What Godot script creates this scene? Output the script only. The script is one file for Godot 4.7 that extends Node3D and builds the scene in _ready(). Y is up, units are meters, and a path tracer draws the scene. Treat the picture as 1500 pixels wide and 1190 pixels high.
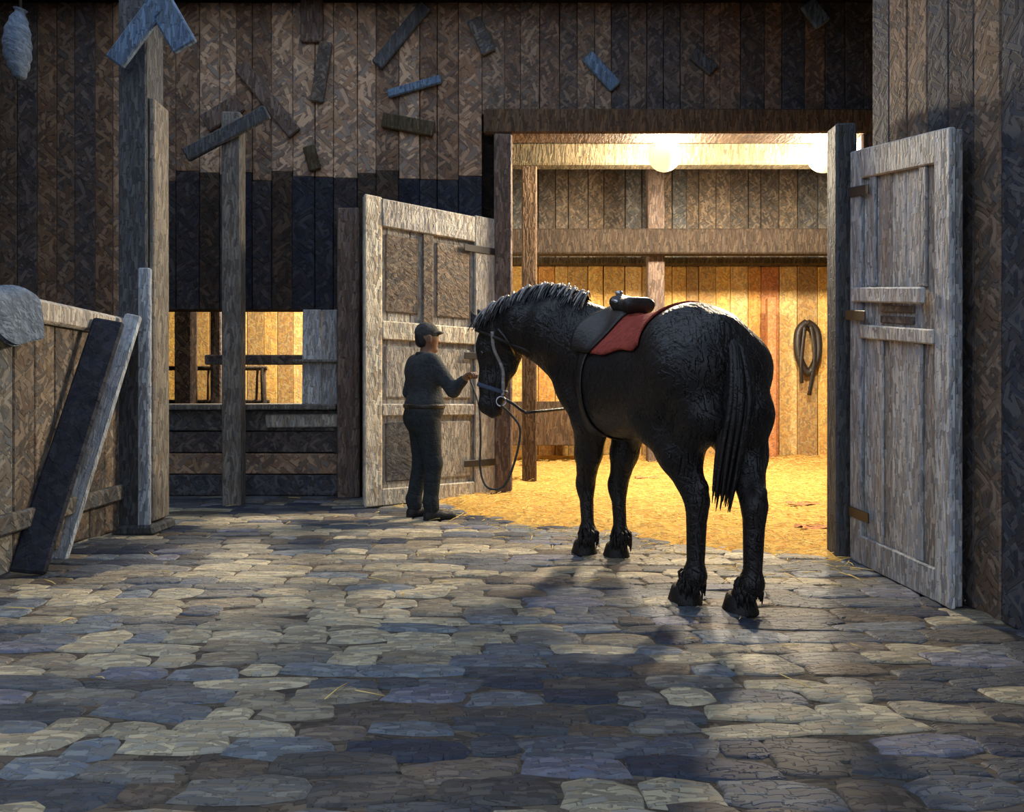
extends Node3D
# A dim stable at dusk: a dark horse stands before a lamplit doorway, a stable hand in front of it.
# Frame 1500x1190; lens constants for px(): a pixel plus a depth gives a point.
const FOC := 1100.0
const EYE := 1.15
const HORIZON := 570.0
var rng := RandomNumberGenerator.new()
var M := {}
var T := {}

func _ready():
	rng.seed = 7
	# ---- camera
	var cam := Camera3D.new()
	cam.name = "camera"
	cam.projection = Camera3D.PROJECTION_FRUSTUM
	cam.near = 0.05
	cam.far = 100.0
	cam.size = 0.05 * 1190.0 / FOC
	cam.frustum_offset = Vector2(0, 0.05 * (HORIZON - 595.0) / FOC)
	cam.position = Vector3(0, EYE, 0)
	add_child(cam)
	cam.current = true
	# ---- sky and exposure
	var env := Environment.new()
	var sm := ProceduralSkyMaterial.new()
	sm.sky_top_color = Color(0.56, 0.62, 0.70)
	sm.sky_horizon_color = Color(0.66, 0.69, 0.73)
	sm.ground_bottom_color = Color(0.14, 0.14, 0.15)
	sm.ground_horizon_color = Color(0.26, 0.27, 0.29)
	var sky := Sky.new()
	sky.sky_material = sm
	env.background_mode = Environment.BG_SKY
	env.sky = sky
	env.background_energy_multiplier = SKY
	env.tonemap_mode = Environment.TONE_MAPPER_LINEAR
	env.tonemap_exposure = 1.0
	env.sdfgi_enabled = true
	env.ssao_enabled = true
	env.ssil_enabled = true
	var we := WorldEnvironment.new()
	we.name = "world_environment"
	we.environment = env
	add_child(we)
	make_materials()
	build_shell()
	build_floor()
	build_lamps()
	build_inside()
	build_doors()
	build_left()
	build_loft_timbers()
	build_horse()
	build_person()

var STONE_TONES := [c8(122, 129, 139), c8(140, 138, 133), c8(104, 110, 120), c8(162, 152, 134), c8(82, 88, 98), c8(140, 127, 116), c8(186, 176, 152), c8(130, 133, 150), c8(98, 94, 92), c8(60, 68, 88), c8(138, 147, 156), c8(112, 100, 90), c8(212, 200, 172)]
const SKY := 3.3
const LAMP := 27.0

# ------------------------------------------------------------------ points
func px(x: float, y: float, z: float) -> Vector3:
	return Vector3((x - 750.0) / FOC * z, EYE + (HORIZON - y) / FOC * z, -z)

func g(x: float, y: float, z: float) -> Vector3:   # metres right, up, away
	return Vector3(x, y, -z)

# ------------------------------------------------------------------ nodes
func numbered(called: String, parent: Node) -> String:
	if not parent.has_node(called):
		return called
	var k := 1
	while parent.has_node("%s_%03d" % [called, k]):
		k += 1
	return "%s_%03d" % [called, k]

var counts := {}
func put(called: String, parent: Node, o: Node3D):
	var key := "%d/%s" % [parent.get_instance_id(), called]
	var n: int = counts.get(key, 0)
	counts[key] = n + 1
	o.name = called if n == 0 else "%s_%03d" % [called, n]
	parent.add_child(o, true)

func thing(called: String, label: String, category: String, at := Vector3.ZERO, group := "") -> Node3D:
	var o := Node3D.new()
	put(called, self, o)
	o.position = at
	o.set_meta("label", label)
	o.set_meta("category", category)
	if group:
		o.set_meta("group", group)
	return o

func part(called: String, mesh: Mesh, m: Material, parent: Node, at := Vector3.ZERO) -> MeshInstance3D:
	var o := MeshInstance3D.new()
	o.mesh = mesh
	o.material_override = m
	put(called, parent, o)
	o.position = at
	return o

func one(called: String, mesh: Mesh, m: Material, label: String, category: String, group := "") -> MeshInstance3D:
	var o := part(called, mesh, m, self)
	o.set_meta("label", label)
	o.set_meta("category", category)
	if group:
		o.set_meta("group", group)
	return o

func struct(called: String, mesh: Mesh, m: Material) -> MeshInstance3D:
	var o := part(called, mesh, m, self)
	o.set_meta("kind", "structure")
	return o

# ------------------------------------------------------------------ shapes
func tri_out(st: SurfaceTool, a: Vector3, b: Vector3, c: Vector3, mid: Vector3):
	if (b - a).cross(c - a).dot((a + b + c) / 3.0 - mid) > 0.0:
		st.add_vertex(a); st.add_vertex(c); st.add_vertex(b)
	else:
		st.add_vertex(a); st.add_vertex(b); st.add_vertex(c)

func quad_out(st: SurfaceTool, a: Vector3, b: Vector3, c: Vector3, d: Vector3, mid: Vector3):
	tri_out(st, a, b, c, mid)
	tri_out(st, a, c, d, mid)

func start() -> SurfaceTool:
	var st := SurfaceTool.new()
	st.begin(Mesh.PRIMITIVE_TRIANGLES)
	st.set_smooth_group(-1)
	return st

func done(st: SurfaceTool) -> ArrayMesh:
	st.generate_normals()
	return st.commit()

# a chamfered six-sided block through eight corners (bit 0 = x, bit 1 = y, bit 2 = z)
func add_hexa(st: SurfaceTool, c: Array, bevel: float):
	var mid := Vector3.ZERO
	for v in c:
		mid += v / 8.0
	var f := [0.0, 0.0, 0.0]
	for ax in 3:
		var l := 0.0
		for i in 8:
			if not (i >> ax) & 1:
				l += c[i].distance_to(c[i | (1 << ax)]) / 4.0
		f[ax] = minf(0.3, bevel / maxf(l, 0.0001))
	var v := []     # v[corner][face axis]
	for i in 8:
		var row := []
		for face in 3:
			var q := [0.0, 0.0, 0.0]
			for ax in 3:
				var hi := (i >> ax) & 1
				q[ax] = float(hi) if ax == face else (1.0 - f[ax] if hi else f[ax])
			var p := Vector3.ZERO
			for k in 8:
				var w := 1.0
				for ax in 3:
					w *= q[ax] if (k >> ax) & 1 else 1.0 - q[ax]
				p += c[k] * w
			row.append(p)
		v.append(row)
	for ax in 3:
		var b1 := 1 << ((ax + 1) % 3)
		var b2 := 1 << ((ax + 2) % 3)
		for side in 2:
			var o := side << ax
			quad_out(st, v[o][ax], v[o | b1][ax], v[o | b1 | b2][ax], v[o | b2][ax], mid)
		for e in 4:      # the four edges along ax
			var o: int = (b1 if e & 1 else 0) | (b2 if e & 2 else 0)
			var h := o | (1 << ax)
			quad_out(st, v[o][(ax + 1) % 3], v[h][(ax + 1) % 3], v[h][(ax + 2) % 3], v[o][(ax + 2) % 3], mid)
	for i in 8:
		tri_out(st, v[i][0], v[i][1], v[i][2], mid)

func hexa(c: Array, bevel := 0.008) -> ArrayMesh:
	var st := start()
	add_hexa(st, c, bevel)
	return done(st)

func corners(lo: Vector3, hi: Vector3, warp := 0.0) -> Array:
	var c := []
	for i in 8:
		var p := Vector3(hi.x if i & 1 else lo.x, hi.y if i & 2 else lo.y, hi.z if i & 4 else lo.z)
		if warp > 0.0:
			p += Vector3(rng.randf_range(-warp, warp), rng.randf_range(-warp, warp), rng.randf_range(-warp, warp))
		c.append(p)
	return c

# a box between two points given as metres right / up / away
func box(x0: float, x1: float, y0: float, y1: float, z0: float, z1: float, bevel := 0.008, warp := 0.0) -> ArrayMesh:
	return hexa(corners(Vector3(x0, y0, -z1), Vector3(x1, y1, -z0), warp), bevel)

# a squared timber from a to b; wide across, thick towards the viewer
func timber(a: Vector3, b: Vector3, wide: float, thick: float, facing := Vector3(0, 0, 1), bevel := 0.012, taper := 1.0) -> ArrayMesh:
	var d := (b - a).normalized()
	var s := d.cross(facing).normalized()
	var t := s.cross(d).normalized()
	var c := []
	for i in 8:
		var e := b if i & 2 else a
		var k := taper if i & 2 else 1.0
		c.append(e + s * ((wide if i & 1 else -wide) * 0.5 * k) + t * ((thick if i & 4 else -thick) * 0.5 * k))
	return hexa(c, bevel)

func add_tube(st: SurfaceTool, pts: Array, radii: Array, sides := 8, flat := 1.0, flat_dir := Vector3.UP):
	var n := pts.size()
	var rings := []
	var side := Vector3.ZERO
	for i in n:
		var d: Vector3 = (pts[mini(i + 1, n - 1)] - pts[maxi(i - 1, 0)]).normalized()
		if i == 0:
			side = d.cross(Vector3(0.3, 1, 0.2)).normalized() if flat == 1.0 else flat_dir
		side = (side - d * side.dot(d)).normalized()
		var up := side.cross(d)
		var ring := []
		for k in sides:
			var a := TAU * k / sides
			ring.append(pts[i] + side * cos(a) * radii[i] + up * sin(a) * radii[i] * flat)
		rings.append(ring)
	st.set_smooth_group(0)
	for i in n - 1:
		var mid: Vector3 = (pts[i] + pts[i + 1]) * 0.5
		for k in sides:
			var k2 := (k + 1) % sides
			quad_out(st, rings[i][k], rings[i][k2], rings[i + 1][k2], rings[i + 1][k], mid)
	for e in [0, n - 1]:
		var inner: Vector3 = pts[1] if e == 0 else pts[n - 2]
		for k in sides:
			tri_out(st, pts[e], rings[e][k], rings[e][(k + 1) % sides], inner)
	st.set_smooth_group(-1)

func tube(pts: Array, radii, sides := 8, flat := 1.0, flat_dir := Vector3.UP) -> ArrayMesh:
	var st := start()
	var r := []
	for i in pts.size():
		r.append(radii[i] if radii is Array else radii)
	add_tube(st, pts, r, sides, flat, flat_dir)
	return done(st)

func curve(pts: Array, steps := 6) -> Array:      # Catmull-Rom through the points
	var out := []
	var n := pts.size()
	for i in n - 1:
		for s in steps:
			out.append(pts[i].cubic_interpolate(pts[i + 1], pts[maxi(i - 1, 0)], pts[mini(i + 2, n - 1)], float(s) / steps))
	out.append(pts[n - 1])
	return out

func lathe(profile: Array, segs := 20, smooth := true) -> ArrayMesh:   # Vector2(radius, height)
	var st := start()
	st.set_smooth_group(0 if smooth else -1)
	for i in profile.size() - 1:
		for k in segs:
			var a := TAU * k / segs
			var b := TAU * (k + 1) / segs
			var p = profile[i]
			var q = profile[i + 1]
			var v := [Vector3(cos(a) * p.x, p.y, sin(a) * p.x), Vector3(cos(b) * p.x, p.y, sin(b) * p.x), Vector3(cos(b) * q.x, q.y, sin(b) * q.x), Vector3(cos(a) * q.x, q.y, sin(a) * q.x)]
			# profiles run upwards: outwards is right of the way up
			if p.x > 0.0001:
				st.add_vertex(v[0]); st.add_vertex(v[1]); st.add_vertex(v[2])
			if q.x > 0.0001:
				st.add_vertex(v[0]); st.add_vertex(v[2]); st.add_vertex(v[3])
	return done(st)

# ------------------------------------------------------------------ a body: bones joined by a smooth minimum, meshed as surface nets
class Body:
	var a := PackedVector3Array()
	var ab := PackedVector3Array()
	var inv := PackedFloat32Array()
	var ra := PackedFloat32Array()
	var rb := PackedFloat32Array()
	var kk := PackedFloat32Array()
	var fl := PackedFloat32Array()
	var fn := PackedVector3Array()
	func bone(p: Vector3, q: Vector3, r0: float, r1: float, k := 0.05, flat := 1.0, n := Vector3.UP):
		a.append(p); ab.append(q - p); inv.append(1.0 / maxf((q - p).length_squared(), 1e-8))
		ra.append(r0); rb.append(r1); kk.append(k); fl.append(flat); fn.append(n.normalized())
	func chain(p: Array, r: Array, k := 0.03):
		for i in p.size() - 1:
			bone(p[i], p[i + 1], r[i], r[i + 1], k)
	func all() -> PackedInt32Array:
		return PackedInt32Array(range(a.size()))
	func at(p: Vector3, ids: PackedInt32Array) -> float:
		var d := 1e3
		for i in ids:
			var pa := p - a[i]
			var t := clampf(pa.dot(ab[i]) * inv[i], 0.0, 1.0)
			var q := pa - ab[i] * t
			if fl[i] != 1.0:
				q += fn[i] * (q.dot(fn[i]) * (fl[i] - 1.0))
			var dd := q.length() - lerpf(ra[i], rb[i], t)
			var h := maxf(kk[i] - absf(d - dd), 0.0) / kk[i]
			d = minf(d, dd) - h * h * kk[i] * 0.25
		return d
	func mesh(cell: float, offset := 0.0) -> ArrayMesh:
		var lo := Vector3(1e3, 1e3, 1e3)
		var hi := -lo
		var kmax := 0.0
		for i in a.size():
			var r := maxf(ra[i], rb[i])
			for p in [a[i], a[i] + ab[i]]:
				lo = lo.min(p - Vector3.ONE * r)
				hi = hi.max(p + Vector3.ONE * r)
			kmax = maxf(kmax, kk[i])
		lo -= Vector3.ONE * (cell * 3.0 + offset + 0.02)
		hi += Vector3.ONE * (cell * 3.0 + offset + 0.02)
		var B := 8
		var bx := int(ceil((hi.x - lo.x) / cell / B)) + 1
		var by := int(ceil((hi.y - lo.y) / cell / B)) + 1
		var bz := int(ceil((hi.z - lo.z) / cell / B)) + 1
		var nx := bx * B
		var ny := by * B
		var nz := bz * B
		var sy := nx
		var sz := nx * ny
		var val := PackedFloat32Array()
		val.resize(nx * ny * nz)
		val.fill(1.0)
		var active := []
		var R := cell * B * 0.87 + cell
		for k in bz:
			for j in by:
				for i in bx:
					var c := lo + Vector3(i * B + 3.5, j * B + 3.5, k * B + 3.5) * cell
					var ids := PackedInt32Array()
					for n in a.size():
						var pa := c - a[n]
						var t := clampf(pa.dot(ab[n]) * inv[n], 0.0, 1.0)
						if (pa - ab[n] * t).length() - lerpf(ra[n], rb[n], t) < R + kmax + offset:
							ids.append(n)
					if ids.is_empty():
						continue
					var mid := at(c, ids) - offset
					var deep := mid < -3.0 * R
					if mid > 3.0 * R:
						continue
					for dz in B:
						for dy in B:
							var o := i * B + (j * B + dy) * sy + (k * B + dz) * sz
							for dx in B:
								val[o + dx] = -1.0 if deep else at(lo + Vector3(i * B + dx, j * B + dy, k * B + dz) * cell, ids) - offset
					if not deep:
						active.append(Vector3i(i, j, k) * B)
		var vid := PackedInt32Array()
		vid.resize(val.size())
		vid.fill(-1)
		var verts := PackedVector3Array()
		var C := [0, 1, sy, sy + 1, sz, sz + 1, sz + sy, sz + sy + 1]
		var P := [Vector3(0, 0, 0), Vector3(1, 0, 0), Vector3(0, 1, 0), Vector3(1, 1, 0), Vector3(0, 0, 1), Vector3(1, 0, 1), Vector3(0, 1, 1), Vector3(1, 1, 1)]
		var E := [[0, 1], [2, 3], [4, 5], [6, 7], [0, 2], [1, 3], [4, 6], [5, 7], [0, 4], [1, 5], [2, 6], [3, 7]]
		for blk in active:
			for dz in range(-1, B):
				for dy in range(-1, B):
					for dx in range(-1, B):
						var x: int = blk.x + dx
						var y: int = blk.y + dy
						var z: int = blk.z + dz
						if x < 0 or y < 0 or z < 0 or x >= nx - 1 or y >= ny - 1 or z >= nz - 1:
							continue
						var o := x + y * sy + z * sz
						if vid[o] >= 0 or absf(val[o]) > cell * 4.0 and absf(val[o + 1]) > cell * 4.0:
							continue
						var inside := 0
						for n in 8:
							if val[o + C[n]] < 0.0:
								inside += 1
						if inside == 0 or inside == 8:
							continue
						var sum := Vector3.ZERO
						var cnt := 0
						for e in E:
							var u := val[o + C[e[0]]]
							var w := val[o + C[e[1]]]
							if (u < 0.0) != (w < 0.0):
								sum += P[e[0]].lerp(P[e[1]], u / (u - w))
								cnt += 1
						vid[o] = verts.size()
						verts.append(lo + (Vector3(x, y, z) + sum / cnt) * cell)
		var index := PackedInt32Array()
		var normals := PackedVector3Array()
		normals.resize(verts.size())
		var S := [1, sy, sz]
		for blk in active:
			for dz in range(-1, B):
				for dy in range(-1, B):
					for dx in range(-1, B):
						var x: int = blk.x + dx
						var y: int = blk.y + dy
						var z: int = blk.z + dz
						if x < 1 or y < 1 or z < 1 or x >= nx - 1 or y >= ny - 1 or z >= nz - 1:
							continue
						if (dx < 0 or dy < 0 or dz < 0):
							continue
						var o := x + y * sy + z * sz
						var u := val[o]
						if absf(u) > cell * 4.0:
							continue
						for ax in 3:
							if (u < 0.0) == (val[o + S[ax]] < 0.0):
								continue
							var s1: int = S[(ax + 1) % 3]
							var s2: int = S[(ax + 2) % 3]
							var q := [vid[o], vid[o - s1], vid[o - s1 - s2], vid[o - s2]]
							if q.min() < 0:
								continue
							if u >= 0.0:
								q = [q[3], q[2], q[1], q[0]]
							for t in [[0, 2, 1], [0, 3, 2]]:
								var i0: int = q[t[0]]
								var i1: int = q[t[1]]
								var i2: int = q[t[2]]
								index.append(i0); index.append(i1); index.append(i2)
								var nn := (verts[i2] - verts[i0]).cross(verts[i1] - verts[i0])
								normals[i0] += nn; normals[i1] += nn; normals[i2] += nn
		for i in normals.size():
			normals[i] = normals[i].normalized()
		var arr := []
		arr.resize(Mesh.ARRAY_MAX)
		arr[Mesh.ARRAY_VERTEX] = verts
		arr[Mesh.ARRAY_NORMAL] = normals
		arr[Mesh.ARRAY_INDEX] = index
		var m := ArrayMesh.new()
		m.add_surface_from_arrays(Mesh.PRIMITIVE_TRIANGLES, arr)
		return m
	# walk outwards from inside until the surface lies `off` below
	func march(o: Vector3, dir: Vector3, off: float, ids: PackedInt32Array) -> Vector3:
		var t := 0.02
		for i in 60:
			var d := at(o + dir * t, ids) - off
			if absf(d) < 0.0008:
				break
			t += clampf(-d, -0.02, 0.05)
		return o + dir * t

# ------------------------------------------------------------------ materials
# short overlapping dabs of uneven tone, with ridged relief
func daub(id: String, size: int, n: int, lng: float, wid: float, ang: float, jit: float, base: Color, tones: Array, seed_: int, bump := 5.0):
	var r := RandomNumberGenerator.new()
	r.seed = seed_
	var im := Image.create_empty(size, size, false, Image.FORMAT_RGBA8)
	im.fill(base.lerp(Color.WHITE, 0.38))
	var hm := Image.create_empty(size, size, false, Image.FORMAT_RGBA8)
	hm.fill(Color(0.4, 0.4, 0.4))
	var masks := []
	var s := int(lng) + 6
	for k in 14:
		var mk := Image.create_empty(s, s, false, Image.FORMAT_RGBA8)
		mk.fill(Color(0, 0, 0, 0))
		var a := ang + r.randf_range(-jit, jit)
		var l := lng * r.randf_range(0.55, 1.0) * 0.5
		var w := wid * r.randf_range(0.5, 1.0) * 0.5
		var bend := r.randf_range(-0.25, 0.25) * wid
		var hair := []
		for b in int(wid) + 4:
			hair.append(r.randf_range(0.45, 1.0))
		for y in s:
			for x in s:
				var dx := x - s * 0.5
				var dy := y - s * 0.5
				var u := dx * cos(a) + dy * sin(a)
				var v := -dx * sin(a) + dy * cos(a) + bend * (u / l) * (u / l)
				var h: float = hair[clampi(int(v + wid * 0.5 + 1), 0, hair.size() - 1)]
				if absf(v) < w and absf(u) < l * (0.75 + 0.25 * h):
					mk.set_pixel(x, y, Color(1, 1, 1, clampf(h * 1.1, 0, 1)))
		masks.append(mk)
	var fills := []
	for c in tones:
		var f := Image.create_empty(s, s, false, Image.FORMAT_RGBA8)
		f.fill(c.lerp(Color.WHITE, 0.38))
		fills.append(f)
	var greys := []
	for k in 6:
		var f := Image.create_empty(s, s, false, Image.FORMAT_RGBA8)
		f.fill(Color(0.2 + 0.15 * k, 0.2 + 0.15 * k, 0.2 + 0.15 * k))
		greys.append(f)
	var rect := Rect2i(0, 0, s, s)
	for i in n:
		var mk: Image = masks[r.randi() % masks.size()]
		var f: Image = fills[r.randi() % fills.size()]
		var gr: Image = greys[r.randi() % greys.size()]
		var p := Vector2i(r.randi() % size, r.randi() % size)
		for ox in [0, -size]:
			for oy in [0, -size]:
				var q: Vector2i = p + Vector2i(ox, oy)
				if q.x + s <= 0 or q.y + s <= 0:
					continue
				im.blend_rect_mask(f, mk, rect, q)
				hm.blend_rect_mask(gr, mk, rect, q)
	T[id] = ImageTexture.create_from_image(im)
	hm.bump_map_to_normal_map(bump)
	T[id + "_n"] = ImageTexture.create_from_image(hm)

func mat(id: String, c: Color, tex := "", scale := 0.8, rough := 0.8, spec := 0.4, relief := 1.0) -> StandardMaterial3D:
	var m := StandardMaterial3D.new()
	m.resource_name = id
	m.albedo_color = c
	m.roughness = rough
	m.metallic_specular = spec
	if tex:
		m.albedo_texture = T[tex]
		m.normal_enabled = true
		m.normal_texture = T[tex + "_n"]
		m.normal_scale = relief
		m.uv1_triplanar = true
		m.uv1_world_triplanar = true
		m.uv1_scale = Vector3.ONE * scale
		m.uv1_offset = Vector3(rng.randf(), rng.randf(), rng.randf())
	M[id] = m
	return m

func c8(r: int, gg: int, b: int) -> Color:
	return Color(r / 255.0, gg / 255.0, b / 255.0)

func make_materials():
	var V := PI / 2.0
	daub("wood", 512, 2600, 74, 11, V, 0.22, c8(150, 145, 140), [c8(205, 200, 192), c8(120, 114, 108), c8(96, 92, 92), c8(170, 160, 148), c8(232, 226, 214), c8(140, 146, 158), c8(158, 136, 116), c8(185, 184, 186)], 11)
	daub("dark", 512, 2200, 62, 15, V, 1.1, c8(150, 140, 132), [c8(196, 180, 164), c8(104, 96, 92), c8(76, 72, 74), c8(160, 140, 120), c8(222, 204, 184), c8(112, 118, 132), c8(140, 112, 90)], 12)
	daub("stone", 512, 2600, 52, 13, 0.05, 0.35, c8(170, 168, 166), [c8(214, 210, 204), c8(140, 140, 146), c8(120, 118, 118), c8(184, 178, 164), c8(240, 234, 218), c8(150, 160, 182), c8(170, 156, 142)], 13)
	daub("gold", 512, 2600, 44, 14, 0.3, 1.4, c8(214, 190, 140), [c8(246, 222, 160), c8(232, 190, 110), c8(190, 164, 120), c8(240, 228, 190), c8(204, 150, 96), c8(222, 178, 130), c8(168, 150, 122), c8(250, 210, 130)], 14)
	daub("hair", 512, 3200, 46, 6, 1.1, 0.7, c8(150, 148, 150), [c8(190, 190, 196), c8(110, 108, 110), c8(82, 80, 82), c8(214, 216, 224), c8(140, 146, 164), c8(130, 112, 100)], 15, 7.0)
	daub("cloth", 512, 3000, 36, 8, 0.9, 0.9, c8(180, 180, 180), [c8(214, 214, 216), c8(150, 148, 148), c8(128, 126, 130), c8(238, 238, 236), c8(170, 176, 186)], 16, 4.0)
	# wall boards, nearly black to brown
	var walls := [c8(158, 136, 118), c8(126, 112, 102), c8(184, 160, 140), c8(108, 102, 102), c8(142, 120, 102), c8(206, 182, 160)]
	for i in walls.size():
		mat("wall_%d" % i, walls[i], "dark", 0.55, 0.85, 0.3, 1.2)
	var night := [c8(126, 116, 110), c8(110, 106, 108), c8(146, 128, 116), c8(100, 104, 114), c8(160, 144, 130)]
	for i in night.size():
		mat("night_%d" % i, night[i], "dark", 0.75, 0.8, 0.3, 1.2)
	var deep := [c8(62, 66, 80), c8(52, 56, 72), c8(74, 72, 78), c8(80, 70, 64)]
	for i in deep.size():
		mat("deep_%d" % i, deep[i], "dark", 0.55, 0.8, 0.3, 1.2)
	mat("backing", c8(40, 34, 30), "dark", 0.7, 0.9, 0.2)
	var paint := [c8(214, 218, 224), c8(196, 200, 206), c8(226, 226, 224), c8(180, 182, 186), c8(206, 196, 186)]
	for i in paint.size():
		mat("door_%d" % i, paint[i], "wood", 0.9, 0.7, 0.4, 1.3)
	var pale := [c8(226, 220, 204), c8(208, 204, 196), c8(236, 228, 208), c8(194, 190, 182)]
	for i in pale.size():
		mat("pale_%d" % i, pale[i], "wood", 0.9, 0.75, 0.4, 1.3)
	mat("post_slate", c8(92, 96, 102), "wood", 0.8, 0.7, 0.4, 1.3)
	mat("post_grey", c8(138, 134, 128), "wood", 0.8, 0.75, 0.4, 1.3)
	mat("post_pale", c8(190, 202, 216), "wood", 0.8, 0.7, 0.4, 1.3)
	mat("post_blue", c8(110, 138, 172), "wood", 0.8, 0.7, 0.4, 1.3)
	mat("timber_dark", c8(72, 62, 54), "wood", 0.7, 0.8, 0.3, 1.3)
	mat("timber_brown", c8(112, 92, 74), "wood", 0.7, 0.8, 0.3, 1.3)
	mat("timber_mauve", c8(128, 112, 104), "wood", 0.7, 0.8, 0.3, 1.3)
	mat("timber_gold", c8(96, 86, 66), "wood", 0.7, 0.8, 0.3, 1.3)
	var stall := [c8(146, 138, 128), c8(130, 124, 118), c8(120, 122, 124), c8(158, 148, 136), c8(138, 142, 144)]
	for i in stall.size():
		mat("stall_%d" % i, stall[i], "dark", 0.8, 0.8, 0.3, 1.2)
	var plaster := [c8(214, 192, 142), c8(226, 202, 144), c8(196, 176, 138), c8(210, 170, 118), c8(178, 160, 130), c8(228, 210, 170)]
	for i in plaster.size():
		mat("plaster_%d" % i, plaster[i], "gold", 0.7, 0.85, 0.3, 1.0)
	mat("coral", c8(200, 150, 122), "gold", 0.8, 0.85, 0.3)
	mat("earth", c8(118, 108, 98), "stone", 0.7, 0.9, 0.3, 1.2)
	var stones := STONE_TONES
	for i in stones.size():
		mat("stone_%d" % i, stones[i], "stone", 0.9, 0.62, 0.45, 1.3)
	mat("straw", c8(214, 186, 122), "gold", 0.8, 0.9, 0.2, 1.2)
	mat("straw_stalk", c8(238, 206, 128), "", 1.0, 0.8, 0.3)
	mat("coat", c8(40, 36, 36), "hair", 0.55, 0.48, 0.44, 1.4)
	mat("coat_hoof", c8(44, 40, 38), "hair", 1.0, 0.55, 0.4, 0.6)
	mat("mane_dark", c8(54, 52, 54), "hair", 1.2, 0.5, 0.5, 0.5)
	mat("tail_dark", c8(42, 38, 38), "hair", 0.6, 0.5, 0.5, 0.6)
	mat("mane_highlight", c8(196, 190, 184), "hair", 1.2, 0.5, 0.5, 0.5)  # sheen along the crest, put into the colour of pale locks
	mat("cloth_red", c8(186, 88, 76), "cloth", 1.0, 0.9, 0.2, 1.0)
	mat("leather", c8(44, 36, 32), "cloth", 1.1, 0.45, 0.5, 0.6)
	mat("strap_blue", c8(86, 98, 124), "cloth", 1.2, 0.6, 0.4, 0.4)
	mat("strap_pale", c8(176, 172, 170), "cloth", 1.2, 0.6, 0.4, 0.4)
	mat("rope", c8(84, 78, 72), "cloth", 2.0, 0.8, 0.3, 0.6)
	mat("shirt", c8(66, 70, 74), "cloth", 1.2, 0.85, 0.3, 0.9)
	mat("trousers", c8(48, 54, 58), "cloth", 1.2, 0.85, 0.3, 0.9)
	mat("boots", c8(38, 38, 40), "cloth", 1.2, 0.6, 0.4, 0.5)
	mat("skin", c8(120, 92, 76), "", 1.0, 0.6, 0.4)
	mat("cap", c8(76, 76, 76), "cloth", 1.2, 0.85, 0.3, 0.7)
	mat("blanket", c8(122, 136, 154), "cloth", 0.9, 0.9, 0.2, 1.0)
	var metal := mat("metal", c8(190, 192, 198), "", 1.0, 0.3, 0.5)
	metal.metallic = 0.9
	var iron := mat("iron", c8(60, 58, 58), "", 1.0, 0.5, 0.5)
	iron.metallic = 0.6
	mat("eye", c8(12, 10, 10), "", 1.0, 0.1, 0.6)
	var glow := mat("bulb_glass", c8(255, 240, 205), "", 1.0, 0.5, 0.3)
	glow.emission_enabled = true
	glow.emission = c8(255, 232, 178)
	glow.emission_energy_multiplier = 1.15

func pick(prefix: String, n: int) -> Material:
	return M["%s_%d" % [prefix, rng.randi() % n]]

# ------------------------------------------------------------------ the building
func boxes(list: Array) -> ArrayMesh:
	var st := start()
	for b in list:
		add_hexa(st, corners(Vector3(b[0], b[2], -b[5]), Vector3(b[1], b[3], -b[4])), 0.01)
	return done(st)

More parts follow.
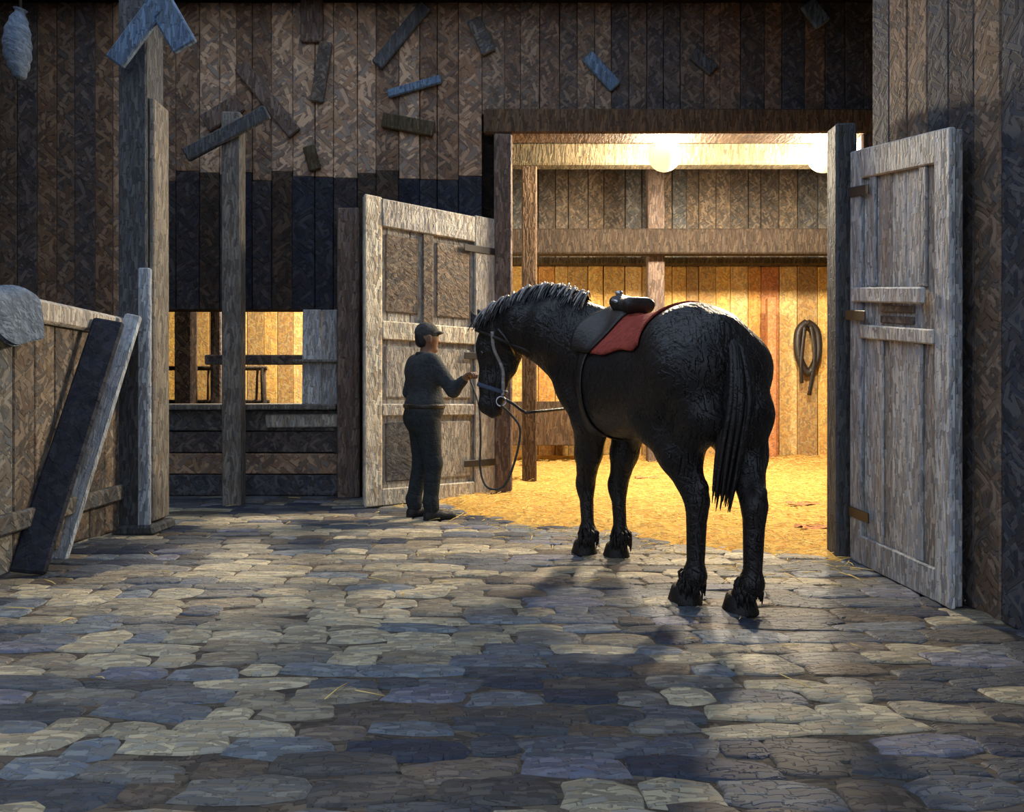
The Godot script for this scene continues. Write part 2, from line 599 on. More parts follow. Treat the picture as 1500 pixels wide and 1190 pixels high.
func build_shell():
	struct("ceiling", boxes([[-6.1, 2.65, 5.3, 5.45, -0.5, 2.0], [-6.1, -5.0, 5.3, 5.45, 2.0, 7.5], [1.8, 2.65, 5.3, 5.45, 2.0, 5.1], [1.8, 6.0, 5.3, 5.45, 5.1, 7.5], [-6.1, 6.0, 5.3, 5.45, 7.5, 12.8]]), M.backing)  # opening above the horse is invented, shaped to let sky light in
	var left = struct("wall_left", boxes([[-6.1, -5.9, -0.1, 5.3, -0.5, 12.8]]), M.backing)
	var z := 2.0
	while z < 8.0:
		part("plank", box(-5.9, -5.865, 0.0, 5.3, z, z + 0.235, 0.006, 0.003), pick("wall", 6), left)
		z += 0.24
	var right = struct("wall_right", boxes([[2.45, 2.65, -0.1, 5.3, -0.5, 5.1]]), M.backing)
	z = 1.5
	while z < 5.0:
		part("plank", box(2.405, 2.45, 0.0, 5.3, z, z + 0.215, 0.007, 0.004), pick("night", 5), right)
		z += 0.22
	struct("wall_return", boxes([[2.65, 5.8, -0.1, 5.3, 5.0, 5.15]]), M.backing)
	struct("wall_side", boxes([[5.8, 6.0, -0.1, 5.3, 5.0, 12.8]]), M.wall_1)
	# the cross wall with the lit doorway and the stall openings
	var back = struct("wall_back", boxes([[-5.9, -3.85, -0.1, 5.3, 8.1, 8.3], [-3.85, -1.85, -0.1, 0.93, 8.1, 8.3], [-3.85, -1.85, 2.0, 5.3, 8.1, 8.3], [-1.85, -0.19, -0.1, 5.3, 8.1, 8.3], [-0.19, 3.75, 3.9, 5.3, 8.1, 8.3], [3.75, 5.8, -0.1, 5.3, 8.1, 8.3]]), M.backing)
	var x := -5.88
	while x < 5.7:
		var w := rng.randf_range(0.17, 0.26)
		var c := x + w * 0.5
		var y0 := 0.0
		if c > -3.85 and c < -1.85:
			y0 = 2.0
		elif c > -0.25 and c < 3.75:
			y0 = 4.1
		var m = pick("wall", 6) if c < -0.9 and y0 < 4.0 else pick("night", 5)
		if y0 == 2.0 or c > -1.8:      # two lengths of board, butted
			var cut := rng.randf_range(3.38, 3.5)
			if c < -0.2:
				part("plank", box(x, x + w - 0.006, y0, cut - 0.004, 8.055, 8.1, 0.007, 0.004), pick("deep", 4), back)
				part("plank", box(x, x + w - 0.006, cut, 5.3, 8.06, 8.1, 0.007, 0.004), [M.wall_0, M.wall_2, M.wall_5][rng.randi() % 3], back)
			else:
				part("plank", box(x, x + w - 0.006, y0, 5.3, 8.055, 8.1, 0.007, 0.004), pick("night", 5), back)
		else:
			part("plank", box(x, x + w - 0.006, y0, 5.3, 8.055, 8.1, 0.007, 0.004), m, back)
		x += w
	for k in 4:
		part("plank", box(-3.85, -1.87, k * 0.232 + 0.005, k * 0.232 + 0.225, 8.05, 8.1, 0.01, 0.006), [M.night_3, M.wall_2, M.night_1, M.stall_2][k], back)
	# the back of the lit room: pale boards below, dark boards above
	var rear = struct("wall_rear", boxes([[-6.1, 6.0, -0.1, 5.3, 12.6, 12.8]]), M.backing)
	x = -5.9
	while x < 5.8:
		var w := rng.randf_range(0.2, 0.36)
		var w1 := minf(w, 5.8 - x)
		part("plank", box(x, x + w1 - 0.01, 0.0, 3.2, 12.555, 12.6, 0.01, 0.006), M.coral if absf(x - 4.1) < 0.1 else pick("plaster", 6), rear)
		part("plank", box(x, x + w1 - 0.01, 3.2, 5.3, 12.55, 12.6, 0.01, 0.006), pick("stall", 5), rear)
		x += w
	# door frame of the lit doorway and the post that carries the right leaf
	one("lintel_beam", box(-0.3, 3.95, 3.87, 4.13, 7.98, 8.32, 0.02, 0.008), M.timber_brown, "long brown lintel beam over the lit doorway, just above the two lamps", "beam")
	one("door_post", box(-0.19, 0.0, 0.0, 3.87, 7.98, 8.32, 0.018, 0.006), M.timber_mauve, "grey brown door post at the left side of the lit doorway, behind the horse's head", "post")
	one("door_post", box(3.72, 3.92, 0.0, 3.87, 7.98, 8.32, 0.018, 0.006), M.timber_mauve, "brown door post at the far right of the lit doorway, behind the slate grey post", "post")
	one("hinge_post", box(2.19, 2.33, 0.0, 2.95, 5.06, 5.24, 0.015, 0.005), M.post_slate, "slim slate grey post carrying the open right door leaf, lit at its inner edge", "post")

func build_floor():
	var floor_ = struct("floor", box(-8, 8, -0.3, 0.0, -8.0, 13.0, 0.01), M.earth)
	# worn setts of the yard floor: irregular rounded slabs in rough rows
	var variants := []
	for v in 7:
		var st := start()
		var n := 10
		var outer := []
		var inner := []
		var top := []
		for k in n:
			var a := TAU * k / n
			var r := 0.5 * pow(pow(absf(cos(a)), 4.6) + pow(absf(sin(a)), 4.6), -1.0 / 4.6) * rng.randf_range(0.8, 1.06)
			outer.append(Vector3(cos(a) * r, -0.4, sin(a) * r))
			inner.append(Vector3(cos(a) * r * 0.95, 0.62 + rng.randf_range(-0.12, 0.12), sin(a) * r * 0.95))
			top.append(Vector3(cos(a) * r * 0.72, 1.0 + rng.randf_range(-0.12, 0.12), sin(a) * r * 0.72))
		var mid := Vector3(0, -0.5, 0)
		st.set_smooth_group(0)
		for k in n:
			var j := (k + 1) % n
			quad_out(st, outer[k], outer[j], inner[j], inner[k], mid)
			quad_out(st, inner[k], inner[j], top[j], top[k], mid)
			tri_out(st, top[k], top[j], Vector3(0, 1.05, 0), mid)
		variants.append(done(st))
	var noise := FastNoiseLite.new()
	noise.seed = 5
	noise.frequency = 0.55
	var stones := []
	var z := 1.72
	while z < 8.0:
		var dz := rng.randf_range(0.09, 0.15) * (1.0 + z * 0.04)
		var x := -0.75 * z - 0.3
		while x < minf(0.75 * z, 2.38):
			var dx := rng.randf_range(0.14, 0.42) * (1.0 + z * 0.03)
			stones.append([x + dx * 0.5, z + dz * 0.5 + rng.randf_range(-0.03, 0.03), dx, dz])
			x += dx
		z += dz
	var rest := []
	var made := 0
	for s in stones:
		var c := Vector2(s[0], s[1])
		var n := noise.get_noise_2d(c.x * 1.0, c.y * 2.6)
		var tone := 0
		var pool := [0, 1, 2, 3, 5, 8, 7, 10, 2, 4, 11, 6]
		var painted_spill := exp(-pow((c.x + 0.9) / 1.3, 2.0) - pow((c.y - 4.3) / 1.5, 2.0))     # lamp light spilling before the door, painted as paler stones
		n += painted_spill * 0.6
		if n < -0.12:
			pool = [4, 9, 8, 4, 2, 9, 4, 0]      # damp patches
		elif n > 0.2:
			pool = [6, 3, 12, 3, 6, 1, 12, 10]      # pale strawy patches, and the painted lamp spill
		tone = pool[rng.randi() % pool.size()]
		var b := Basis(Vector3.UP, rng.randf_range(-0.16, 0.16)) * Basis(Vector3.RIGHT, rng.randf_range(-0.05, 0.05)) * Basis.from_scale(Vector3(s[2] * 1.1, rng.randf_range(0.006, 0.013), s[3] * 1.16))
		var t := Transform3D(b, Vector3(s[0], 0.002, -s[1]))
		if made < 300:
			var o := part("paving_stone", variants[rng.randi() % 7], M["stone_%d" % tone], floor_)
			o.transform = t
			made += 1
		else:
			rest.append([t, tone])
	var tones := STONE_TONES
	var sm := mat("stone_mixed", Color.WHITE, "stone", 0.9, 0.62, 0.45, 1.3)
	sm.vertex_color_use_as_albedo = true
	var mm := MultiMesh.new()
	mm.transform_format = MultiMesh.TRANSFORM_3D
	mm.use_colors = true
	mm.mesh = variants[0]
	mm.instance_count = rest.size()
	for i in rest.size():
		mm.set_instance_transform(i, rest[i][0])
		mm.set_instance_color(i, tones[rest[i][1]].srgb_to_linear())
	var far := MultiMeshInstance3D.new()
	far.multimesh = mm
	far.material_override = sm
	put("paving_stones", floor_, far)
	far.set_meta("kind", "stuff")
	# straw: an uneven bed beyond the doorway that thins out under the horse
	var st := start()
	st.set_smooth_group(0)
	var fine := FastNoiseLite.new()
	fine.seed = 9
	fine.frequency = 2.2
	var N := Vector2i(92, 104)
	var P := func(i: int, j: int) -> Vector3:
		var p := Vector2(-1.6 + i * 0.08, 4.3 + j * 0.08)
		var k := straw_amount(p)
		return Vector3(p.x, -0.03 + k * 0.075 + (fine.get_noise_2d(p.x, p.y) * 0.03 + fine.get_noise_2d(p.x * 3.0, p.y * 3.0) * 0.014) * k, -p.y)
	for j in N.y:
		for i in N.x:
			var a: Vector3 = P.call(i, j)
			var b: Vector3 = P.call(i + 1, j)
			var c: Vector3 = P.call(i + 1, j + 1)
			var d: Vector3 = P.call(i, j + 1)
			if maxf(maxf(a.y, b.y), maxf(c.y, d.y)) < -0.012:
				continue
			quad_out(st, a, b, c, d, (a + c) * 0.5 + Vector3.DOWN)
	var bed := one("straw_bed", done(st), M.straw, "bright yellow trampled straw bed lying across the lit doorway and room behind", "straw")
	bed.set_meta("kind", "stuff")
	var stalk := tube([Vector3(-0.5, 0, 0), Vector3(-0.1, 0.02, 0.03), Vector3(0.5, 0, -0.02)], 0.02, 4)
	var list := []
	for i in 9000:
		var p := Vector2(rng.randf_range(-3.2, 5.6), rng.randf_range(2.6, 12.2))
		var k := straw_amount(p)
		if rng.randf() > maxf(k * 0.985 + 0.015, straw_amount(p + Vector2(0, 0.8)) * 0.45):
			continue
		var l := rng.randf_range(0.06, 0.16)
		list.append(Transform3D(Basis(Vector3.UP, rng.randf() * TAU) * Basis(Vector3.BACK, rng.randf_range(-0.25, 0.25)) * Basis.from_scale(Vector3(l, 0.12, 0.12)), Vector3(p.x, 0.022 + maxf(0.0, -0.03 + k * 0.075), -p.y)))
	var ms := MultiMesh.new()
	ms.transform_format = MultiMesh.TRANSFORM_3D
	ms.mesh = stalk
	ms.instance_count = list.size()
	for i in list.size():
		ms.set_instance_transform(i, list[i])
	var loose := MultiMeshInstance3D.new()
	loose.multimesh = ms
	loose.material_override = M.straw_stalk
	put("loose_straw", self, loose)
	loose.set_meta("label", "loose straw stalks scattered over the straw bed and the stones around it")
	loose.set_meta("category", "straw")
	loose.set_meta("kind", "stuff")

func straw_amount(p: Vector2) -> float:       # 0 bare floor, 1 deep straw
	var front := 8.2
	if p.x > 2.0:
		front = 4.95
	elif p.x > -0.4:
		front = lerpf(6.75, 4.95, (p.x + 0.4) / 2.4)
	else:
		front = 6.75 + (-0.4 - p.x) * 1.7
	var wob := sin(p.x * 5.1 + 1.0) * 0.12 + sin(p.x * 11.7) * 0.06
	return smoothstep(-0.35, 0.5, p.y - front + wob)

func build_lamps():
	var spots := [[g(1.75, 3.83, 8.60), "round glowing lamp hanging over the middle of the lit doorway", LAMP], [g(3.58, 3.82, 8.60), "round glowing lamp hanging at the right end of the lit doorway, beside the grey door", LAMP], [g(-2.7, 2.62, 10.1), "round unseen lamp added to light the stall opening on the left", LAMP * 0.5]]  # the third lamp is out of view, added to light the stall
	for s in spots:
		var t = thing("lamp", s[1], "lamp", s[0], "round lamps of the lit room")
		var ball := []
		for k in 13:
			var a := -PI / 2 + PI * k / 12.0
			ball.append(Vector2(maxf(0.0, cos(a)) * 0.19, sin(a) * 0.19))
		part("bulb", lathe(ball, 24), M.bulb_glass, t)
		part("cap", lathe([Vector2(0, 0.165), Vector2(0.085, 0.165), Vector2(0.09, 0.19), Vector2(0.05, 0.22), Vector2(0.02, 0.24), Vector2(0, 0.24)], 18), M.iron, t)
		part("stem", tube([Vector3(0, 0.2, 0), Vector3(0, 5.3 - s[0].y, 0)], 0.012, 8), M.iron, t)
		var l := OmniLight3D.new()
		l.name = "lamp_light"
		l.light_color = c8(255, 236, 204)
		l.light_energy = s[2]
		l.light_size = 0.18
		l.omni_range = 30.0
		l.omni_attenuation = 2.0
		l.shadow_enabled = true
		t.add_child(l)

func build_inside():
	one("cross_beam", box(-1.9, 5.8, 3.90, 4.17, 9.2, 9.4, 0.02, 0.01), M.timber_gold, "pale lit cross beam right behind the two glowing lamps", "beam")
	one("cross_beam", box(-5.9, 5.8, 3.14, 3.5, 11.0, 11.25, 0.02, 0.01), M.timber_dark, "dark heavy cross beam halfway up the back of the lit room", "beam")
	one("wall_ledge", box(-5.9, 5.8, 3.2, 3.32, 12.35, 12.55, 0.015, 0.008), M.timber_gold, "pale yellow ledge along the rear wall under the dark beam", "ledge")
	one("inner_post", box(0.12, 0.3, 0.0, 3.83, 9.0, 9.18, 0.015, 0.006), M.timber_brown, "brown post inside the lit room, just right of the doorway's left side", "post")
	one("inner_post", box(2.05, 2.3, 0.0, 5.3, 11.3, 11.5, 0.015, 0.006), M.timber_mauve, "grey brown post rising behind the horse's back in the lit room", "post")
	one("inner_post", box(4.06, 4.2, 0.0, 2.6, 11.9, 12.05, 0.015, 0.006), M.coral, "reddish orange post in the lit room, right of the horse's rump", "post")
	# tack hanging on the rear wall
	var t = thing("harness", "dark leather harness hanging from a peg on the yellow rear wall", "harness", px(1180, 478, 12.5))
	part("peg", tube([Vector3(0, 0.03, -0.05), Vector3(0, 0.05, 0.12)], 0.025, 8), M.timber_dark, t)
	part("collar", tube(curve([Vector3(0, 0.06, 0.05), Vector3(0.16, -0.1, 0.06), Vector3(0.17, -0.5, 0.07), Vector3(0.02, -0.78, 0.06), Vector3(-0.14, -0.5, 0.07), Vector3(-0.14, -0.1, 0.06), Vector3(0, 0.06, 0.05)]), 0.065, 10), M.leather, t)
	part("strap", tube(curve([Vector3(0.05, 0.0, 0.11), Vector3(0.1, -0.5, 0.14), Vector3(0.02, -1.15, 0.1)]), 0.035, 8, 0.35, Vector3.RIGHT), M.leather, t)
	part("strap", tube(curve([Vector3(-0.05, 0.0, 0.11), Vector3(-0.12, -0.6, 0.13), Vector3(-0.1, -0.95, 0.1)]), 0.03, 8, 0.35, Vector3.RIGHT), M.leather, t)
	# a low manger along the rear wall, behind the horse's chest
	var mg = thing("manger", "low brown wooden manger by the rear wall, seen under the horse's neck", "manger", g(0.55, 0, 11.6))
	part("front_board", hexa(corners(Vector3(-0.75, 0.3, 0.28), Vector3(0.75, 0.85, 0.33), 0.008)), M.timber_brown, mg)
	part("back_board", hexa(corners(Vector3(-0.75, 0.3, -0.33), Vector3(0.75, 0.95, -0.28), 0.008)), M.timber_brown, mg)
	for sx in [-0.75, 0.71]:
		part("end_board", hexa(corners(Vector3(sx, 0.3, -0.28), Vector3(sx + 0.04, 0.85, 0.28))), M.timber_mauve, mg)
	part("bottom_board", hexa(corners(Vector3(-0.71, 0.3, -0.28), Vector3(0.71, 0.34, 0.28))), M.timber_dark, mg)
	for sx in [-0.72, 0.64]:
		for sz in [-0.3, 0.24]:
			part("leg", hexa(corners(Vector3(sx, 0, sz), Vector3(sx + 0.08, 0.32, sz + 0.08))), M.timber_dark, mg)
	# two dark posts and a rack behind the stall opening
	one("stall_post", box(-4.28, -4.05, 0.0, 5.3, 9.5, 9.7, 0.015, 0.008), M.wall_3, "broad dark post in the lit stall, nearest the tall blue grey post", "post")
	one("stall_post", box(-3.86, -3.73, 0.0, 5.3, 9.6, 9.72, 0.015, 0.008), M.wall_3, "narrow dark post in the lit stall, left of the thin grey post", "post")
	var rk = thing("hay_rack", "dark hay rack with slanting bars in the lit stall on the left", "rack", g(-4.05, 1.0, 9.9))
	part("rail", tube([Vector3(-0.75, 0.42, 0.1), Vector3(0.85, 0.42, 0.1)], 0.03, 8), M.timber_dark, rk)
	part("rail", tube([Vector3(-0.75, -0.02, 0.0), Vector3(0.85, -0.02, 0.0)], 0.03, 8), M.timber_dark, rk)
	for k in 5:
		part("bar", tube([Vector3(-0.6 + k * 0.32, -0.02, 0.0), Vector3(-0.55 + k * 0.32, 0.42, 0.1)], 0.016, 8), M.timber_brown, rk)
	for sx in [-0.7, 0.8]:
		part("leg", tube([Vector3(sx, -1.0, -0.02), Vector3(sx, 0.42, 0.1)], 0.035, 8), M.timber_dark, rk)
	one("stall_rail", box(-3.4, -1.86, 1.42, 1.53, 8.3, 8.38, 0.012, 0.006), M.wall_3, "dark rail crossing the bright stall opening between the thin grey post and blue grey screen", "rail")
	# scraps lying on the straw
	for s in [[775, 686, "small coral red rag on the straw under the horse's nose"], [948, 706, "small coral red rag on the straw between the horse's legs"], [1176, 746, "small coral red rag on the straw right of the horse, the farther of two"], [1195, 782, "small coral red rag on the straw right of the horse, the nearer of two"]]:
		var zz: float = EYE * FOC / (s[1] - HORIZON)
		var p := px(s[0], s[1], zz)
		var st := start()
		st.set_smooth_group(0)
		var n := 7
		var q := func(i: int, j: int) -> Vector3:
			return p + Vector3((i / 6.0 - 0.5) * 0.26 * (1.0 + 0.2 * sin(j * 1.3)), 0.055 + 0.014 * sin(i * 1.7 + s[0]) * cos(j * 1.9), (j / 6.0 - 0.5) * 0.16 * (1.0 + 0.25 * sin(i * 0.9)))
		for i in n - 1:
			for j in n - 1:
				quad_out(st, q.call(i, j), q.call(i + 1, j), q.call(i + 1, j + 1), q.call(i, j + 1), p + Vector3.DOWN)
				var dn := Vector3(0, -0.012, 0)
				quad_out(st, q.call(i, j) + dn, q.call(i + 1, j) + dn, q.call(i + 1, j + 1) + dn, q.call(i, j + 1) + dn, p + Vector3.UP)
		one("rag", done(st), M.coral, s[2], "rag", "coral rags on the straw")

# ------------------------------------------------------------------ doors
var leaf := []
func leaf_piece(a0: float, a1: float, h0: float, h1: float, t0: float, t1: float, bevel := 0.008, warp := 0.0) -> ArrayMesh:
	var c := []
	for i in 8:
		var a := a1 if i & 1 else a0
		var h := h1 if i & 2 else h0
		var p: Vector3 = leaf[0].lerp(leaf[1], a).lerp(leaf[2].lerp(leaf[3], a), h) + leaf[4] * (t1 if i & 4 else t0)
		c.append(p - leaf[0] + Vector3(rng.randf_range(-warp, warp), rng.randf_range(-warp, warp), rng.randf_range(-warp, warp)))
	return hexa(c, bevel)

func build_doors():
	# right leaf: swung open along the right wall
	leaf = [g(2.28, 0.015, 5.0), g(2.285, 0.015, 3.86), g(2.28, 2.73, 5.0), g(2.285, 2.50, 3.86), Vector3(-1, 0, 0)]
	var d = thing("door_leaf", "tall slate grey wooden door leaf standing open along the dark right wall", "door", leaf[0])
	for k in 7:
		part("plank", leaf_piece(k / 7.0 + 0.002, (k + 1) / 7.0 - 0.002, 0.005, 0.995, -0.035, 0.0, 0.005, 0.002), pick("door", 5), d)
	part("stile", leaf_piece(0.0, 0.13, 0, 1, 0.0, 0.032, 0.008, 0.002), M.door_1, d)
	part("stile", leaf_piece(0.87, 1.0, 0, 1, 0.0, 0.032, 0.008, 0.002), M.door_0, d)
	part("top_rail", leaf_piece(0.13, 0.87, 0.93, 1.0, 0.0, 0.03, 0.008, 0.002), M.door_2, d)
	part("bottom_rail", leaf_piece(0.13, 0.87, 0.0, 0.07, 0.0, 0.03, 0.008, 0.002), M.door_1, d)
	part("lock_rail", leaf_piece(0.05, 0.8, 0.632, 0.668, 0.032, 0.055, 0.008, 0.002), M.door_0, d)
	part("lock_rail", leaf_piece(0.13, 0.87, 0.545, 0.578, 0.0, 0.04, 0.008, 0.002), M.door_2, d)
	part("slat", leaf_piece(0.33, 0.66, 0.585, 0.602, 0.0, 0.016, 0.004, 0.002), M.stall_1, d)
	part("slat", leaf_piece(0.33, 0.66, 0.61, 0.626, 0.0, 0.016, 0.004, 0.002), M.stall_0, d)
	part("batten", leaf_piece(0.30, 0.36, 0.07, 0.545, 0.0, 0.02, 0.006, 0.002), M.door_2, d)
	part("batten", leaf_piece(0.68, 0.74, 0.07, 0.545, 0.0, 0.02, 0.006, 0.002), M.door_1, d)
	part("batten", leaf_piece(0.22, 0.28, 0.668, 0.93, 0.0, 0.02, 0.006, 0.002), M.door_1, d)
	part("batten", leaf_piece(0.72, 0.78, 0.668, 0.93, 0.0, 0.02, 0.006, 0.002), M.door_3, d)
	for h in [0.12, 0.6, 0.9]:
		part("hinge", leaf_piece(0.0, 0.24, h - 0.012, h + 0.012, 0.055 if h == 0.6 else 0.032, 0.062 if h == 0.6 else 0.04, 0.003), M.iron, d)
	# left leaf: swung towards the viewer, behind the person
	leaf = [g(-0.2, 0.02, 8.03), g(-1.42, 0.02, 7.18), g(-0.2, 2.96, 8.03), g(-1.42, 3.01, 7.18), Vector3(0.545, 0, 0.838)]
	d = thing("door_leaf", "pale panelled wooden door leaf standing open behind the person, left of the doorway", "door", leaf[0])
	for k in 6:
		part("plank", leaf_piece(k / 6.0 + 0.002, (k + 1) / 6.0 - 0.002, 0.005, 0.995, -0.035, 0.0, 0.005, 0.002), pick("pale", 4), d)
	part("stile", leaf_piece(0.0, 0.17, 0, 1, 0.0, 0.04, 0.01, 0.002), M.pale_1, d)
	part("stile", leaf_piece(0.88, 1.0, 0, 1, 0.0, 0.04, 0.01, 0.002), M.pale_2, d)
	part("top_rail", leaf_piece(0.17, 0.88, 0.905, 0.995, 0.0, 0.045, 0.01, 0.003), M.pale_1, d)
	part("middle_rail", leaf_piece(0.17, 0.88, 0.54, 0.60, 0.0, 0.04, 0.01, 0.002), M.pale_2, d)
	part("middle_rail", leaf_piece(0.17, 0.88, 0.29, 0.33, 0.0, 0.036, 0.01, 0.002), M.pale_1, d)
	part("bottom_rail", leaf_piece(0.17, 0.88, 0.0, 0.055, 0.0, 0.04, 0.01, 0.002), M.pale_0, d)
	part("mullion", leaf_piece(0.50, 0.58, 0.60, 0.905, 0.0, 0.036, 0.01, 0.002), M.stall_0, d)
	part("mullion", leaf_piece(0.46, 0.54, 0.055, 0.29, 0.0, 0.036, 0.01, 0.002), M.pale_1, d)
	part("panel", leaf_piece(0.21, 0.47, 0.63, 0.885, 0.0, 0.018, 0.012), M.stall_3, d)
	part("panel", leaf_piece(0.61, 0.85, 0.63, 0.885, 0.0, 0.018, 0.012), M.stall_0, d)
	part("panel", leaf_piece(0.2, 0.85, 0.35, 0.52, 0.0, 0.018, 0.012), M.pale_3, d)
	part("panel", leaf_piece(0.2, 0.44, 0.075, 0.27, 0.0, 0.018, 0.012), M.pale_3, d)
	part("panel", leaf_piece(0.57, 0.85, 0.075, 0.27, 0.0, 0.018, 0.012), M.stall_2, d)
	for h in [0.12, 0.5, 0.88]:
		part("hinge", leaf_piece(0.0, 0.26, h - 0.012, h + 0.012, 0.04, 0.05, 0.003), M.iron, d)

# ------------------------------------------------------------------ the left side: posts, props, partition
func build_left():
	var a = thing("tall_post", "tall slate blue post on the left, nearest the stall partition, pale at its edge", "post", g(-2.97, 0, 5.9))
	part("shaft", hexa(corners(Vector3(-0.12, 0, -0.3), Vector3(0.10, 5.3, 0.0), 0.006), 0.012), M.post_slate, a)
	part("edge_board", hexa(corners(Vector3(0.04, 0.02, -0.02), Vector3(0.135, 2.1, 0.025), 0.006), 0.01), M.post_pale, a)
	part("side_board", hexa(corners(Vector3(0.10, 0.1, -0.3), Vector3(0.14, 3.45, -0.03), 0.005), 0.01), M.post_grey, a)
	part("foot_block", hexa(corners(Vector3(-0.16, 0, -0.34), Vector3(0.18, 0.09, 0.06), 0.012), 0.02), M.post_slate, a)
	one("thin_post", box(-2.83, -2.64, 0.0, 3.85, 7.3, 7.46, 0.014, 0.007), M.post_grey, "thin grey post standing between the lit stall opening's two halves", "post")
	one("brown_post", box(-1.83, -1.60, 0.0, 3.05, 7.86, 8.05, 0.014, 0.007), M.timber_mauve, "brown post left of the pale door leaf behind the person", "post")
	# a pale panel standing in the stall opening, with its shelf board
	var p = thing("board_screen", "blue grey board screen in the stall opening, beside the brown post", "screen", g(-2.04, 0.93, 8.0))
	part("board", hexa(corners(Vector3(-0.2, 0.04, -0.06), Vector3(0.0, 1.07, -0.02), 0.006)), M.door_0, p)
	part("board", hexa(corners(Vector3(0.005, 0.04, -0.06), Vector3(0.17, 1.07, -0.02), 0.006)), M.door_3, p)
	part("shelf", hexa(corners(Vector3(-0.28, 0.5, -0.04), Vector3(0.24, 0.53, 0.08), 0.004)), M.post_grey, p)
	one("stall_sill", box(-3.8, -1.86, 0.93, 0.99, 7.9, 8.32, 0.012, 0.006), M.post_grey, "grey sill board along the foot of the lit stall opening", "sill")
	one("kick_board", box(-2.62, -1.84, 0.74, 0.88, 7.98, 8.05, 0.012, 0.008), M.pale_3, "pale grey board nailed under the sill, right of the thin grey post", "board")
	# partition: rail and upright boards running from the tall post towards the viewer
	var A := g(-3.08, 0, 5.85)
	var B := g(-3.02, 0, 3.9)
	var pt = thing("stall_partition", "stall partition of worn beige upright boards with a grey top rail, far left", "partition", A)
	var d := (B - A)
	var n := 9
	for k in n:
		var p0 := d * (k / float(n)) + d.normalized() * 0.004
		var p1 := d * ((k + 1) / float(n)) - d.normalized() * 0.004
		var c := []
		var hgt := rng.randf_range(1.56, 1.6)
		for i in 8:
			c.append((p1 if i & 4 else p0) + Vector3(0.02 if i & 1 else -0.02, hgt if i & 2 else rng.randf_range(0.02, 0.1), 0))
		part("board", hexa(c, 0.008), pick("stall", 5), pt)
	part("top_rail", timber(Vector3(0, 1.63, -0.05), d + Vector3(0, 1.66, 0), 0.15, 0.13, Vector3(1, 0, 0), 0.02), M.pale_1, pt)
	part("rail", timber(Vector3(0.045, 0.35, 0), d + Vector3(0.045, 0.35, 0), 0.12, 0.045, Vector3(1, 0, 0), 0.012), M.stall_2, pt)
	# leaning timbers
	one("leaning_prop", timber(px(84, 822, 5.02), px(196, 462, 5.78), 0.12, 0.05, Vector3(0.3, 0, 1), 0.014), M.post_pale, "pale blue grey plank leaning against the tall post, foot on the stones", "plank")
	one("leaning_prop", timber(px(40, 840, 4.55), px(160, 470, 5.4), 0.2, 0.05, Vector3(0.3, 0, 1), 0.014), M.deep_0, "broad dark plank leaning on the partition, left of the pale plank", "plank")
	# folded blanket over the rail
	var bl := start()
	bl.set_smooth_group(0)
	var prof := curve([Vector2(-0.1, -0.2), Vector2(-0.1, 0.0), Vector2(-0.07, 0.07), Vector2(0.0, 0.095), Vector2(0.07, 0.07), Vector2(0.1, 0.0), Vector2(0.112, -0.2)], 4)
	var bp := func(i: int, j: int, off: float) -> Vector3:
		var q: Vector2 = prof[i]
		var t := j / 16.0
		var base := A + d * lerpf(0.6, 0.93, t) + Vector3(0, 1.655 + 0.02 * sin(t * 9.0), 0)
		var k := 1.0 + 0.05 * sin(t * 14.0 + i * 0.3) + off
		return base + Vector3(q.x * k, q.y * (1.0 if q.y > 0 else 1.0 + 0.25 * sin(t * 5.0)) + off * 0.08, 0)
	for i in prof.size() - 1:
		for j in 16:
			var mid: Vector3 = A + d * 0.76 + Vector3(0, 1.6, 0)
			quad_out(bl, bp.call(i, j, 0.15), bp.call(i, j + 1, 0.15), bp.call(i + 1, j + 1, 0.15), bp.call(i + 1, j, 0.15), mid)
			quad_out(bl, bp.call(i, j, 0.0), bp.call(i, j + 1, 0.0), bp.call(i + 1, j + 1, 0.0), bp.call(i + 1, j, 0.0), mid)
	one("horse_blanket", done(bl), M.blanket, "folded pale blue blanket hung over the partition's top rail, far left", "blanket")

